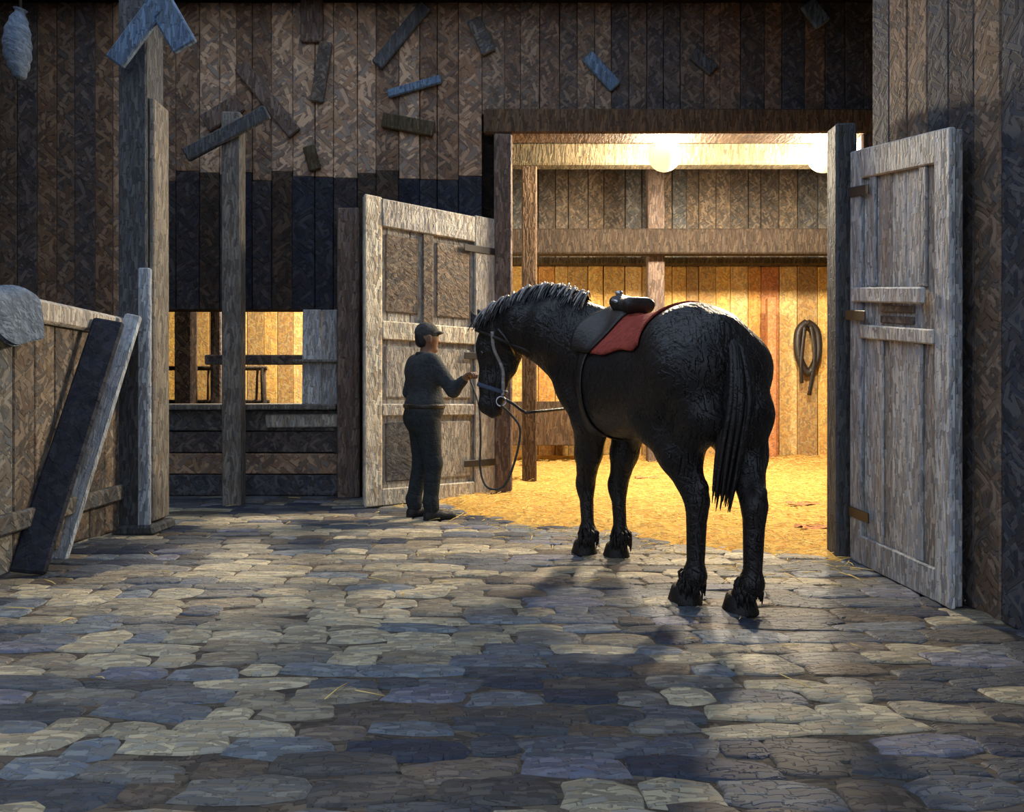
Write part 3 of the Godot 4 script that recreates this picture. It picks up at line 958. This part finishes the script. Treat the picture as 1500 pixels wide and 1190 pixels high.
# ------------------------------------------------------------------ braces and hanging timbers in the dark upper part
func build_loft_timbers():
	var list := [
		[px(168, 92, 5.78), px(232, 6, 5.78), 0.16, "post_blue", "blue knee brace on the left of the tall post's top"],  # moonlight on the post top, painted as blue wood
		[px(272, 70, 5.78), px(226, -10, 5.78), 0.2, "post_blue", "broad blue knee brace on the right of the tall post's top"],  # same moonlit post top, its light put into the blue
		[px(272, 228, 7.275), px(392, 164, 7.275), 0.14, "post_slate", "slate brace slanting across the top of the thin grey post"],
		[px(300, 182, 8.03), px(352, 150, 8.03), 0.2, "timber_mauve", "pale brown wood block on the wall above the slate brace"],
		[px(352, 96, 8.03), px(432, 196, 8.03), 0.16, "timber_mauve", "mauve brown brace slanting down right, above the dark stall wall"],
		[px(457, -30, 8.03), px(457, 62, 8.03), 0.24, "timber_mauve", "short mauve brown upright at the top edge, over the slanting brace"],
		[px(478, 62, 8.03), px(464, 150, 8.03), 0.14, "stall_1", "grey brown brace hanging below the short mauve upright"],
		[px(552, 96, 8.03), px(624, 8, 8.03), 0.14, "post_slate", "long slate brace slanting up right on the dark wall, left of the doorway's top"],
		[px(568, 138, 8.03), px(646, 116, 8.03), 0.09, "post_blue", "thin blue batten left above the doorway's lintel"],
		[px(694, 28, 8.03), px(716, 78, 8.03), 0.16, "stall_2", "grey wood block high on the wall above the doorway's left corner"],
		[px(860, 82, 8.03), px(902, 128, 8.03), 0.15, "post_blue", "blue wood block on the dark wall above the lintel, left of the lamps"],
		[px(1015, 78, 8.03), px(1046, 104, 8.03), 0.14, "post_slate", "small slate block on the dark wall above the lamps"],
		[px(1182, 4, 8.03), px(1206, 36, 8.03), 0.18, "post_blue", "blue wood block at the top edge above the right lamp"],
		[px(452, 214, 8.03), px(462, 250, 8.03), 0.13, "timber_gold", "small pale yellow wood block on the dark wall right of the thin grey post"],
		[px(560, 176, 8.03), px(636, 190, 8.03), 0.16, "timber_gold", "ochre wood board left of the doorway's upper corner"],
	]
	for b in list:
		one("brace" if b[0].distance_to(b[1]) > 0.55 else "wood_block", timber(b[0], b[1], b[2], 0.05), M[b[3]], b[4], "brace" if b[0].distance_to(b[1]) > 0.55 else "block")
	one("wall_stud", box(2.34, 2.405, 3.55, 5.3, 4.28, 4.42, 0.01, 0.004), M.post_blue, "pale blue stud at the top of the dark right wall, above the grey door leaf", "stud")
	one("wall_stud", box(2.34, 2.405, 3.55, 5.3, 4.46, 4.56, 0.01, 0.004), M.timber_mauve, "brown stud at the top of the dark right wall, left of the blue stud", "stud")
	# a tied cloth sack hung high at the far left
	var pts := curve([px(30, 14, 6.4), px(27, 34, 6.4), px(25, 66, 6.4), px(27, 96, 6.4), px(30, 116, 6.4)], 5)
	var r := []
	for i in pts.size():
		var q := i / float(pts.size() - 1)
		r.append(0.024 + 0.085 * pow(sin(PI * clampf(q * 0.92 + 0.02, 0.0, 1.0)), 1.3) + 0.006 * sin(i * 2.1) + (0.03 if i == 0 else 0.0))
	var sk = thing("hanging_sack", "pale blue cloth sack hung on a cord high in the far left corner", "sack", pts[0])
	var loc := []
	for p in pts:
		loc.append(p - pts[0])
	part("sack", tube(loc, r, 14), M.blanket, sk)
	part("cord", tube([Vector3.ZERO, Vector3(0, 5.3 - pts[0].y, 0)], 0.012, 6), M.rope, sk)

# ------------------------------------------------------------------ the horse
const HORSE := Vector3(0.843, 0, -4.535)
func H(u: float, v: float, w: float) -> Vector3:      # metres forward, to its left, up
	return Vector3(-0.34 * u - 0.94 * v, w, -(0.94 * u - 0.34 * v))

func hp(x: float, y: float, z: float) -> Vector3:
	return px(x, y, z) - HORSE

func build_horse():
	var t = thing("horse", "dark brown almost black horse, head lowered towards the person, seen from behind left", "horse", HORSE)
	var b := Body.new()
	var side := H(0, 1, 0)
	# trunk
	b.bone(H(-0.34, 0, 1.22), H(0.34, 0, 1.21), 0.315, 0.30, 0.08)
	b.bone(H(-0.22, 0.05, 1.10), H(0.32, 0.05, 1.07), 0.235, 0.225, 0.08)
	b.bone(H(-0.22, -0.05, 1.10), H(0.32, -0.05, 1.07), 0.235, 0.225, 0.08)
	b.bone(H(-0.4, 0, 1.46), H(0.3, 0, 1.45), 0.13, 0.13, 0.1, 1.0)
	b.bone(H(0.28, 0, 1.52), H(0.58, 0, 1.55), 0.115, 0.12, 0.12, 1.4, side)
	b.bone(H(-0.48, 0, 1.44), H(-0.66, 0, 1.40), 0.17, 0.15, 0.1)
	# feet: u, v, knee or hock
	for s in [1.0, -1.0]:
		var left: bool = s > 0
		# croup and hind leg
		var fu := -0.53 if left else -0.777
		var fv: float = 0.085 * s
		b.bone(H(-0.48, 0.125 * s, 1.38), H(-0.67, 0.105 * s, 1.28), 0.192, 0.168, 0.09)
		b.bone(H(-0.67, 0.10 * s, 1.25), H(-0.70 if left else -0.75, 0.105 * s, 1.02), 0.165, 0.13, 0.07)
		var st := H(-0.34 if left else -0.46, 0.165 * s, 0.98)
		b.bone(H(-0.58, 0.15 * s, 1.24), st, 0.2, 0.14, 0.08)
		var gask := st.lerp(H(fu - 0.11, fv, 0.60), 0.45) + H(-0.05, 0.01 * s, 0.0)
		var hock := H(fu - 0.075, fv, 0.565)
		b.bone(H(-0.70 if left else -0.77, 0.105 * s, 1.02), gask, 0.125, 0.10, 0.07)
		b.bone(st, gask, 0.13, 0.105, 0.06)
		b.bone(gask, hock, 0.105, 0.062, 0.05)
		b.bone(hock + H(-0.05, 0, 0.075), hock + H(-0.015, 0, -0.05), 0.032, 0.04, 0.04)
		b.bone(hock + H(-0.04, 0, 0.07), gask + H(-0.07, 0, 0.02), 0.022, 0.05, 0.03)
		var fet := H(fu - 0.055, fv, 0.17)
		b.bone(hock, fet, 0.056, 0.041, 0.03)
		b.bone(hock + H(-0.02, 0, -0.08), fet + H(-0.025, 0, 0.03), 0.034, 0.03, 0.03)
		b.bone(fet, fet + H(-0.012, 0, -0.01), 0.053, 0.05, 0.04)
		b.bone(fet, H(fu + 0.015, fv, 0.085), 0.05, 0.062, 0.04)
		# shoulder and foreleg
		fu = 0.736 if left else 0.573
		fv = 0.082 * s
		b.bone(H(0.46, 0.11 * s, 1.42), H(0.66, 0.14 * s, 1.16), 0.13, 0.175, 0.08)
		b.bone(H(0.66, 0.14 * s, 1.16), H(0.54, 0.145 * s, 0.98), 0.165, 0.13, 0.08)
		var elbow := H(0.55 if left else 0.5, 0.135 * s, 0.94)
		var knee := H(fu + 0.012, fv, 0.485)
		b.bone(elbow, elbow.lerp(knee, 0.5), 0.125, 0.09, 0.06)
		b.bone(elbow.lerp(knee, 0.5), knee, 0.09, 0.06, 0.04)
		b.bone(knee + H(0.012, 0, 0.02), knee + H(0.006, 0, -0.045), 0.058, 0.052, 0.04)
		var ff := H(fu - 0.015, fv, 0.165)
		b.bone(knee, ff, 0.05, 0.039, 0.03)
		b.bone(knee + H(-0.028, 0, -0.08), ff + H(-0.025, 0, 0.02), 0.032, 0.03, 0.03)
		b.bone(ff, ff + H(-0.012, 0, -0.01), 0.05, 0.048, 0.04)
		b.bone(ff, H(fu + 0.02, fv, 0.085), 0.047, 0.06, 0.04)
	# chest
	b.bone(H(0.66, 0, 1.22), H(0.72, 0, 1.04), 0.2, 0.16, 0.09)
	# neck: arched, bent to the left
	var lat := Vector3(0.5, 0, 0.86)
	b.bone(H(0.55, 0, 1.38), hp(826, 486, 5.22), 0.27, 0.245, 0.1, 1.25, lat)
	b.bone(hp(826, 486, 5.22), hp(780, 478, 5.4), 0.245, 0.205, 0.08, 1.4, lat)
	b.bone(hp(780, 478, 5.4), hp(738, 484, 5.52), 0.205, 0.145, 0.07, 1.5, lat)
	b.bone(hp(860, 470, 5.1), hp(800, 438, 5.33), 0.1, 0.07, 0.1, 1.3, lat)
	b.bone(hp(800, 436, 5.33), hp(728, 462, 5.54), 0.06, 0.06, 0.08, 1.3, lat)
	b.bone(hp(838, 545, 5.2), hp(800, 510, 5.36), 0.14, 0.12, 0.1, 1.2, lat)
	# head
	var hn := Vector3(0.1, 0, 1)
	b.bone(hp(724, 482, 5.54), hp(722, 512, 5.56), 0.105, 0.115, 0.05, 1.25, hn)
	b.bone(hp(746, 512, 5.55), hp(742, 536, 5.56), 0.115, 0.085, 0.05, 1.6, hn)
	b.bone(hp(716, 505, 5.56), hp(718, 560, 5.57), 0.088, 0.075, 0.05, 1.25, hn)
	b.bone(hp(718, 560, 5.57), hp(716, 592, 5.57), 0.078, 0.072, 0.05, 1.2, hn)
	b.bone(hp(739, 540, 5.56), hp(728, 590, 5.57), 0.062, 0.05, 0.05, 1.3, hn)
	b.bone(hp(716, 594, 5.57), hp(724, 600, 5.57), 0.066, 0.058, 0.04, 1.15, hn)
	b.bone(hp(722, 606, 5.565), hp(729, 604, 5.57), 0.03, 0.03, 0.03)     # lower lip
	b.bone(hp(709, 508, 5.49), hp(713, 512, 5.49), 0.03, 0.03, 0.03)       # brow
	b.bone(hp(708, 590, 5.52), hp(709, 594, 5.52), 0.02, 0.02, 0.03)       # nostril rim
	# ears
	b.bone(hp(703, 480, 5.49), hp(697, 470, 5.49), 0.032, 0.036, 0.03)
	b.bone(hp(697, 470, 5.49), hp(690, 457, 5.48), 0.034, 0.008, 0.02)
	b.bone(hp(712, 476, 5.63), hp(706, 466, 5.63), 0.032, 0.036, 0.03)
	b.bone(hp(706, 466, 5.63), hp(700, 453, 5.64), 0.034, 0.008, 0.02)
	var ids := b.all()
	part("body", b.mesh(0.0135), M.coat, t)
	# hooves
	for f in [[-0.53, 0.085], [-0.777, -0.085], [0.736, 0.082], [0.573, -0.082]]:
		var ho := part("hoof", lathe([Vector2(0, 0.0), Vector2(0.088, 0.0), Vector2(0.09, 0.012), Vector2(0.07, 0.085), Vector2(0.058, 0.098), Vector2(0, 0.1)], 20), M.coat_hoof, t, H(f[0] + 0.035, f[1], 0.0))
		ho.rotation.y = atan2(-0.34, -0.94)
		ho.scale = Vector3(0.98, 1, 1.15)
	# feather: short hair tufts behind each fetlock
	for f in [[-0.53, 0.085], [-0.777, -0.085], [0.736, 0.082], [0.573, -0.082]]:
		var fs := start()
		for k in 70:
			var a := rng.randf_range(-2.0, 2.0)
			var o := H(f[0] - 0.03 - cos(a) * 0.045, f[1] + sin(a) * 0.05, rng.randf_range(0.13, 0.2))
			var e := o + H(-cos(a) * 0.022, sin(a) * 0.016, -rng.randf_range(0.05, 0.09))
			e.y = maxf(e.y, 0.02)
			add_tube(fs, [o, o.lerp(e, 0.5) + H(-0.012 * cos(a), 0.01 * sin(a), 0.01), e], [0.007, 0.009, 0.003], 4)
		part("feather", done(fs), M.coat_hoof, t)
	# eye and nostril on the side in view
	var ball := SphereMesh.new()
	ball.radius = 0.021
	ball.height = 0.042
	ball.radial_segments = 14
	ball.rings = 8
	part("eye", ball, M.eye, t, b.march(hp(712, 518, 5.56), Vector3(-0.35, 0, 1).normalized(), -0.008, ids))
	# mane: dark locks lying over the crest, pale ones painting its highlight
	var crest := curve([hp(862, 436, 5.12), hp(832, 424, 5.22), hp(800, 422, 5.33), hp(765, 432, 5.44), hp(728, 452, 5.53), hp(716, 462, 5.53)], 10)
	var tail_st := start()
	for mane in 2:
		var ms := start()
		for k in (170 if mane == 0 else 130):
			var c: Vector3 = crest[rng.randi() % crest.size()] + Vector3(rng.randf_range(-0.03, 0.03), -0.02 + 0.022 * mane, rng.randf_range(-0.02, 0.02))
			var over := 1.0 if rng.randf() < 0.8 else -1.0
			var l := rng.randf_range(0.14, 0.28) if mane == 0 else rng.randf_range(0.10, 0.24)
			var slant := Vector3(-rng.randf_range(0.1, 0.5), 0, 0)
			var dirs := [Vector3(0.05, 0.35, 0.55) * Vector3(1, 1, over), Vector3(-0.1, -0.55, 0.55) * Vector3(1, 1, over), Vector3(-0.1, -1.0, 0.12 * over)]
			var pts := [c]
			var p := c
			for q in 3:
				p += (dirs[q] + slant).normalized() * l * [0.25, 0.35, 0.4][q]
				var dd := b.at(p, ids)
				if dd < 0.012 + 0.01 * mane:
					p += Vector3(0.1, 0.45, 0.7 * over).normalized() * (0.012 + 0.01 * mane - dd) * 1.2
				pts.append(p)
			add_tube(ms, curve(pts, 3), [0.007, 0.009, 0.010, 0.010, 0.009, 0.008, 0.007, 0.006, 0.004, 0.001], 5, 0.5, Vector3(0, 0, 1))
		part("mane", done(ms), M.mane_dark if mane == 0 else M.mane_highlight, t)
	# tail
	for k in 70:
		var a := rng.randf() * TAU
		var rr := sqrt(rng.randf())
		var o := H(-0.775 + 0.02 * cos(a) * rr, 0.022 * sin(a) * rr, 1.40)
		var l := rng.randf_range(0.75, 0.98)
		add_tube(tail_st, curve([o + H(0.06, 0, 0.03), o + H(-0.05, 0.02 * sin(a) * rr, -0.05), o + H(-0.075 + 0.03 * cos(a) * rr, 0.05 * sin(a) * rr, -0.3), o + H(-0.03 + 0.035 * cos(a) * rr, 0.055 * sin(a) * rr + 0.01, -0.6 * l), o + H(0.03 + 0.03 * cos(a) * rr, 0.04 * sin(a) * rr + 0.02, -0.9 * l)], 3), [0.02, 0.021, 0.022, 0.022, 0.021, 0.02, 0.019, 0.018, 0.016, 0.013, 0.010, 0.006, 0.002], 5)
	part("tail", done(tail_st), M.tail_dark, t)
	# ---- red cloth, saddle, girth
	var patch := func(u0: float, u1: float, th0: float, th1: float, off: float, thick: float, nu: int, nt: int, shape: Callable) -> ArrayMesh:
		var ps := start()
		ps.set_smooth_group(0)
		var grid := []
		for i in nu + 1:
			var row := []
			for j in nt + 1:
				var u := lerpf(u0, u1, i / float(nu))
				var th := lerpf(th0, th1, j / float(nt))
				var uv: Vector2 = shape.call(i / float(nu), j / float(nt), u, th)
				var o := H(uv.x, 0, 1.2)
				var dir := H(0, sin(uv.y), cos(uv.y))
				var p0 := b.march(o, dir, off, ids)
				row.append([p0, p0 + dir * thick, o])
			grid.append(row)
		for i in nu:
			for j in nt:
				var mid: Vector3 = grid[i][j][2]
				quad_out(ps, grid[i][j][1], grid[i + 1][j][1], grid[i + 1][j + 1][1], grid[i][j + 1][1], mid)
				quad_out(ps, grid[i][j][0], grid[i + 1][j][0], grid[i + 1][j + 1][0], grid[i][j + 1][0], mid + (grid[i][j][0] - mid) * 3.0)
		for i in nu:
			for j in [0, nt]:
				quad_out(ps, grid[i][j][0], grid[i + 1][j][0], grid[i + 1][j][1], grid[i][j][1], grid[i][nt / 2][0])
		for j in nt:
			for i in [0, nu]:
				quad_out(ps, grid[i][j][0], grid[i][j + 1][0], grid[i][j + 1][1], grid[i][j][1], grid[nu / 2][j][0])
		return done(ps)
	var cloth: ArrayMesh = patch.call(-0.40, 0.28, -1.04, 1.04, 0.008, 0.012, 22, 26, func(s, q, u, th): return Vector2(u + 0.012 * sin(th * 9.0), th * (1.0 + 0.03 * sin(s * 11.0))))
	for s in 1:
		var o := part("saddle_cloth", cloth, M.cloth_red, self)
		o.position = HORSE
		o.set_meta("label", "dusty red saddle cloth lying over the dark horse's back")
		o.set_meta("category", "saddle cloth")
	var sd = thing("saddle", "small dark leather saddle on the horse, in front of the red cloth", "saddle", HORSE)
	var round_flap := func(s, q, u, th): return Vector2(0.31 + (u - 0.31) * (1.0 - 0.35 * pow(absf(q - 0.5) * 2.0, 3.0)) + 0.07 * absf(th), th)
	part("flap", patch.call(0.16, 0.46, -1.0, 1.0, 0.022, 0.014, 14, 24, round_flap), M.leather, sd)
	var seat := Body.new()
	var w0 := b.march(H(0.2, 0, 1.2), Vector3.UP, 0.03, ids).y
	var w1 := b.march(H(0.42, 0, 1.2), Vector3.UP, 0.03, ids).y
	seat.bone(H(0.2, 0, w0 + 0.005), H(0.38, 0, w1 + 0.005), 0.05, 0.045, 0.05, 1.0)
	for s in [1.0, -1.0]:
		seat.bone(H(0.17, 0.05 * s, w0 + 0.0), H(0.34, 0.045 * s, w1 - 0.005), 0.045, 0.04, 0.05)
	seat.bone(H(0.15, -0.07, w0 + 0.02), H(0.15, 0.07, w0 + 0.02), 0.032, 0.032, 0.05)
	seat.bone(H(0.38, -0.05, w1 + 0.03), H(0.38, 0.05, w1 + 0.03), 0.035, 0.035, 0.04)
	seat.bone(H(0.39, 0, w1 + 0.03), H(0.41, 0, w1 + 0.055), 0.035, 0.03, 0.03)
	var st_ := part("seat", seat.mesh(0.01), M.leather, sd)
	part("pommel_plate", tube([H(0.36, 0.075, w1 + 0.035), H(0.33, 0.082, w1 + 0.025), H(0.27, 0.088, w1 + 0.012)], 0.012, 8), M.metal, st_)
	part("pommel_knob", tube([H(0.412, 0, w1 + 0.075), H(0.416, 0, w1 + 0.098)], [0.022, 0.026], 10), M.metal, st_)
	var gi := part("girth", patch.call(0.34, 0.43, -PI + 0.02, PI - 0.02, 0.006, 0.01, 4, 60, func(s, q, u, th): return Vector2(u, th)), M.leather, sd)
	# ---- bridle: straps round the head
	var br = thing("bridle", "dark bridle with blue grey noseband and pale cheek strap on the horse's head", "bridle", HORSE)
	var ring := func(c: Vector3, axis: Vector3, w: float, m: Material, called: String):
		var e1 := axis.cross(Vector3(0, 0, 1)).normalized()
		var e2 := axis.cross(e1).normalized()
		var pts := []
		for k in 29:
			var a := TAU * k / 28.0
			pts.append(b.march(c, e1 * cos(a) + e2 * sin(a), 0.004, ids))
		part(called, tube(pts, w, 6, 0.35, axis), m, br)
	var ax := (hp(718, 592, 5.57) - hp(724, 490, 5.54)).normalized()
	ring.call(hp(724, 570, 5.565), (ax + Vector3(-0.25, 0, 0)).normalized(), 0.017, M.strap_blue, "noseband")
	ring.call(hp(724, 494, 5.55), (ax + Vector3(-0.35, 0, 0)).normalized(), 0.014, M.leather, "browband")
	var strap := func(list: Array, w: float, m: Material, called: String):
		var pts := []
		for q in curve(list, 5):
			pts.append(b.march(q, Vector3(0, 0, 1), 0.005, ids))
		part(called, tube(pts, w, 6, 0.4, Vector3.RIGHT), m, br)
	strap.call([hp(722, 488, 5.55), hp(724, 512, 5.56), hp(736, 540, 5.56), hp(737, 562, 5.57), hp(736, 580, 5.57)], 0.013, M.strap_pale, "cheek_strap")
	strap.call([hp(730, 484, 5.55), hp(746, 505, 5.56), hp(757, 528, 5.56)], 0.012, M.leather, "throat_lash")
	var bit := b.march(hp(734, 588, 5.57), Vector3(0, 0, 1), 0.004, ids)
	var bitring := []
	for k in 17:
		var a := TAU * k / 16.0
		bitring.append(bit + Vector3(cos(a) * 0.035, sin(a) * 0.035, 0.008))
	part("bit_ring", tube(bitring, 0.006, 6), M.metal, br.get_node("noseband"))
	# ---- reins back to the saddle, lead rope in the hand and hanging in a loop
	var chest := b.march(hp(812, 592, 5.25), Vector3(-0.6, 0.0, 0.8).normalized(), 0.01, ids)
	var rn := part("rein", tube(curve([bit + Vector3(0.02, 0.02, 0.0), hp(752, 592, 5.5), hp(768, 603, 5.42), hp(788, 603, 5.32), chest], 6), 0.011, 6, 0.5), M.leather, self)
	rn.position = HORSE
	rn.set_meta("label", "dark leather rein running from the bit back to the horse's chest")
	rn.set_meta("category", "rein")
	var lr := part("lead_rope", tube(curve([px(687, 553, 6.36), px(694, 570, 6.05), px(702, 598, 5.75), px(704, 640, 5.6), px(704, 690, 5.55), px(715, 715, 5.5), px(738, 712, 5.48), px(754, 676, 5.48), px(762, 630, 5.48), px(748, 607, 5.52), bit + HORSE + Vector3(0.0, -0.03, 0.01)], 6), 0.0085, 6), M.rope, self)
	lr.set_meta("label", "thin grey lead rope from the person's hand, hanging in a loop below the horse's muzzle")
	lr.set_meta("category", "rope")

# ------------------------------------------------------------------ the person
const PERSON := Vector3(-0.775, 0, -6.62)
func Q(f: float, l: float, u: float) -> Vector3:      # metres forward, to the left, up; faces right and a little away
	return Vector3(0.9 * f - 0.436 * l, u, -(0.436 * f + 0.9 * l))

func build_person():
	var t = thing("person", "person in a cap, slate shirt and dark trousers, reaching right to the horse's head", "person", PERSON)
	var sh := 1.385
	var sL := Q(-0.01, 0.185, sh)
	var sR := Q(0.0, -0.185, sh)
	var eR := px(664, 572, 6.42) - PERSON
	var hR := px(680, 556, 6.36) - PERSON
	var eL := Q(-0.05, 0.25, 1.12)
	var hL := Q(0.13, 0.22, 0.96)
	var body := Body.new()
	var cloth := Body.new()
	var legs := Body.new()
	# torso under the shirt
	for bd in [body, cloth]:
		var o := 0.0 if bd == body else 0.012
		var fwd := Q(1, 0, 0)
		bd.bone(Q(0.0, 0.06, 0.98), Q(0.0, -0.06, 0.98), 0.125 + o, 0.125 + o, 0.08)
		bd.bone(Q(0.01, 0.05, 1.1), Q(0.01, -0.05, 1.1), 0.115 + o, 0.115 + o, 0.08)
		bd.bone(Q(0.0, 0.085, 1.27), Q(0.0, -0.085, 1.27), 0.13 + o, 0.13 + o, 0.08)
		bd.bone(Q(-0.02, 0.11, 1.36), Q(-0.02, -0.11, 1.36), 0.085 + o, 0.085 + o, 0.08)
		bd.bone(sL, eL, 0.066 + o, 0.048 + o, 0.05)
		bd.bone(sR, eR, 0.066 + o, 0.048 + o, 0.05)
		var wl := eL.lerp(hL, 0.92)
		var wr := eR.lerp(hR, 0.9)
		bd.bone(eL, wl, 0.046 + o, 0.032 + o * 0.9, 0.03)
		bd.bone(eR, wr, 0.046 + o, 0.032 + o * 0.9, 0.03)
	cloth.bone(Q(0.0, 0.05, 0.985), Q(0.0, -0.05, 0.985), 0.15, 0.15, 0.05, 1.0)
	body.bone(Q(0.0, 0, 1.38), Q(0.025, 0, 1.5), 0.06, 0.055, 0.05)
	body.bone(Q(0, 0.09, 0.92), Q(0.01, 0.1, 0.5), 0.09, 0.055, 0.05)
	body.bone(Q(0, -0.09, 0.92), Q(0.05, -0.1, 0.5), 0.09, 0.055, 0.05)
	body.bone(Q(0.01, 0.1, 0.5), Q(-0.05, 0.11, 0.09), 0.055, 0.04, 0.03)
	body.bone(Q(0.05, -0.1, 0.5), Q(0.03, -0.11, 0.09), 0.055, 0.04, 0.03)
	# the hands: palm, five fingers each
	for side in [0, 1]:
		var w: Vector3 = hR if side == 0 else hL
		var d: Vector3 = ((hR - eR) if side == 0 else (hL - eL)).normalized()
		var across := d.cross(Vector3.UP if side == 0 else Q(1, 0, 0)).normalized()
		var pal := across.cross(d).normalized() * (-1.0 if side == 0 else 1.0)
		body.bone(w - d * 0.03, w + d * 0.02, 0.028, 0.027, 0.02)
		body.bone(w + d * 0.03 + across * 0.024, w + d * 0.065 + across * 0.03, 0.018, 0.015, 0.02)
		body.bone(w + d * 0.03 - across * 0.024, w + d * 0.065 - across * 0.03, 0.018, 0.015, 0.02)
		body.bone(w + d * 0.02, w + d * 0.07, 0.022, 0.017, 0.02)
		for k in 4:
			var l: float = [0.062, 0.075, 0.08, 0.07][k]
			var root := w + d * 0.075 + across * (0.033 - 0.022 * k)
			var m1 := root + (d * 0.85 + pal * 0.5).normalized() * l * 0.5
			var m2 := m1 + (d * 0.25 + pal * 1.0).normalized() * l * 0.35
			var m3 := m2 + (d * -0.5 + pal * 0.9).normalized() * l * 0.25
			body.chain([root, m1, m2, m3], [0.0105, 0.0095, 0.009, 0.0075], 0.006)
		var tb := w + d * 0.02 - across * 0.03
		body.chain([tb, tb + (d * 0.6 - across * 0.7 + pal * 0.3).normalized() * 0.04, tb + (d * 1.0 - across * 0.55 + pal * 0.8).normalized() * 0.075], [0.014, 0.0115, 0.009], 0.01)
	# head
	var hc := Q(0.03, 0, 1.595)
	body.bone(hc + Q(-0.015, 0, 0.02), hc + Q(0.01, 0, 0.02), 0.09, 0.086, 0.04)
	body.bone(hc + Q(0.03, 0, -0.03), hc + Q(0.055, 0, -0.09), 0.068, 0.036, 0.04)
	body.bone(hc + Q(0.085, 0, 0.0), hc + Q(0.108, 0, -0.03), 0.011, 0.016, 0.015)     # nose
	body.bone(hc + Q(0.082, 0.03, 0.018), hc + Q(0.082, -0.03, 0.018), 0.013, 0.013, 0.015)   # brow
	body.bone(hc + Q(0.084, 0.016, -0.062), hc + Q(0.084, -0.016, -0.062), 0.011, 0.011, 0.008)   # lips
	body.bone(hc + Q(0.074, 0, -0.1), hc + Q(0.078, 0, -0.104), 0.018, 0.018, 0.02)     # chin
	for s in [1.0, -1.0]:
		body.bone(hc + Q(-0.012, 0.086 * s, 0.012), hc + Q(-0.004, 0.082 * s, -0.03), 0.017, 0.012, 0.012, 1.8, Q(0, 1, 0))
	part("body", body.mesh(0.0065), M.skin, t)
	part("shirt", cloth.mesh(0.011), M.shirt, t)
	# trousers
	legs.bone(Q(-0.02, 0.055, 0.93), Q(-0.02, -0.055, 0.93), 0.135, 0.135, 0.06)
	legs.bone(Q(-0.055, 0.06, 0.88), Q(-0.055, -0.06, 0.88), 0.105, 0.105, 0.06)
	for s in [1.0, -1.0]:
		var kx := 0.01 if s > 0 else 0.05
		var axx := -0.05 if s > 0 else 0.03
		legs.bone(Q(-0.01, 0.085 * s, 0.88), Q(kx, 0.1 * s, 0.5), 0.112, 0.078, 0.04)
		legs.bone(Q(kx, 0.1 * s, 0.5), Q(axx - 0.01, 0.112 * s, 0.16), 0.078, 0.064, 0.03)
		legs.bone(Q(axx - 0.01, 0.112 * s, 0.17), Q(axx, 0.112 * s, 0.12), 0.07, 0.068, 0.02)
	part("trousers", legs.mesh(0.011), M.trousers, t)
	for s in [1.0, -1.0]:
		var ax := -0.05 if s > 0 else 0.03
		var bt := Body.new()
		var out: float = 0.112 * s
		bt.bone(Q(ax, out, 0.19), Q(ax - 0.005, out, 0.07), 0.058, 0.05, 0.03)
		bt.bone(Q(ax - 0.035, out, 0.045), Q(ax + 0.08, out + 0.01 * s, 0.045), 0.042, 0.043, 0.03)
		bt.bone(Q(ax + 0.08, out + 0.01 * s, 0.042), Q(ax + 0.18, out + 0.025 * s, 0.036), 0.045, 0.036, 0.03)
		bt.bone(Q(ax - 0.05, out, 0.016), Q(ax + 0.17, out + 0.02 * s, 0.016), 0.03, 0.036, 0.01, 1.9, Vector3.UP)
		part("boot", bt.mesh(0.008), M.boots, t)
	# belt
	var bl := []
	for k in 33:
		var a := TAU * k / 32.0
		bl.append(cloth.march(Q(0, 0, 1.0), Q(cos(a), sin(a), 0), 0.004, cloth.all()))
	part("belt", tube(bl, 0.02, 6, 0.4, Vector3.UP), M.leather, t)
	# collar
	var cl := []
	for k in 25:
		var a := TAU * k / 24.0
		cl.append(Q(0.008 + cos(a) * 0.066, sin(a) * 0.07, 1.445 - 0.014 * cos(a)))
	part("collar", tube(cl, 0.019, 8), M.shirt, t)
	# hair under the cap, cap with a peak
	var hair := Body.new()
	hair.bone(hc + Q(-0.03, 0, 0.02), hc + Q(-0.02, 0, 0.025), 0.083, 0.085, 0.03)
	hair.bone(hc + Q(-0.055, 0.02, -0.035), hc + Q(-0.055, -0.02, -0.035), 0.045, 0.045, 0.03)
	part("hair", hair.mesh(0.008), M.boots, t)
	var cap = part("cap", ArrayMesh.new(), M.cap, t)
	var cb := Body.new()
	cb.bone(hc + Q(-0.02, 0, 0.05), hc + Q(0.012, 0, 0.046), 0.094, 0.092, 0.03)
	cb.bone(hc + Q(0.07, 0.035, 0.052), hc + Q(0.07, -0.035, 0.052), 0.05, 0.05, 0.02, 5.0, Q(-0.2, 0, 1))
	cb.bone(hc + Q(0.10, 0.03, 0.044), hc + Q(0.10, -0.03, 0.044), 0.048, 0.048, 0.02, 5.0, Q(-0.25, 0, 1))
	cap.mesh = cb.mesh(0.007)
	var eye := SphereMesh.new()
	eye.radius = 0.009
	eye.height = 0.018
	eye.radial_segments = 10
	eye.rings = 6
	for s in [1.0, -1.0]:
		part("eye", eye, M.eye, t, hc + Q(0.083, 0.031 * s, 0.0))
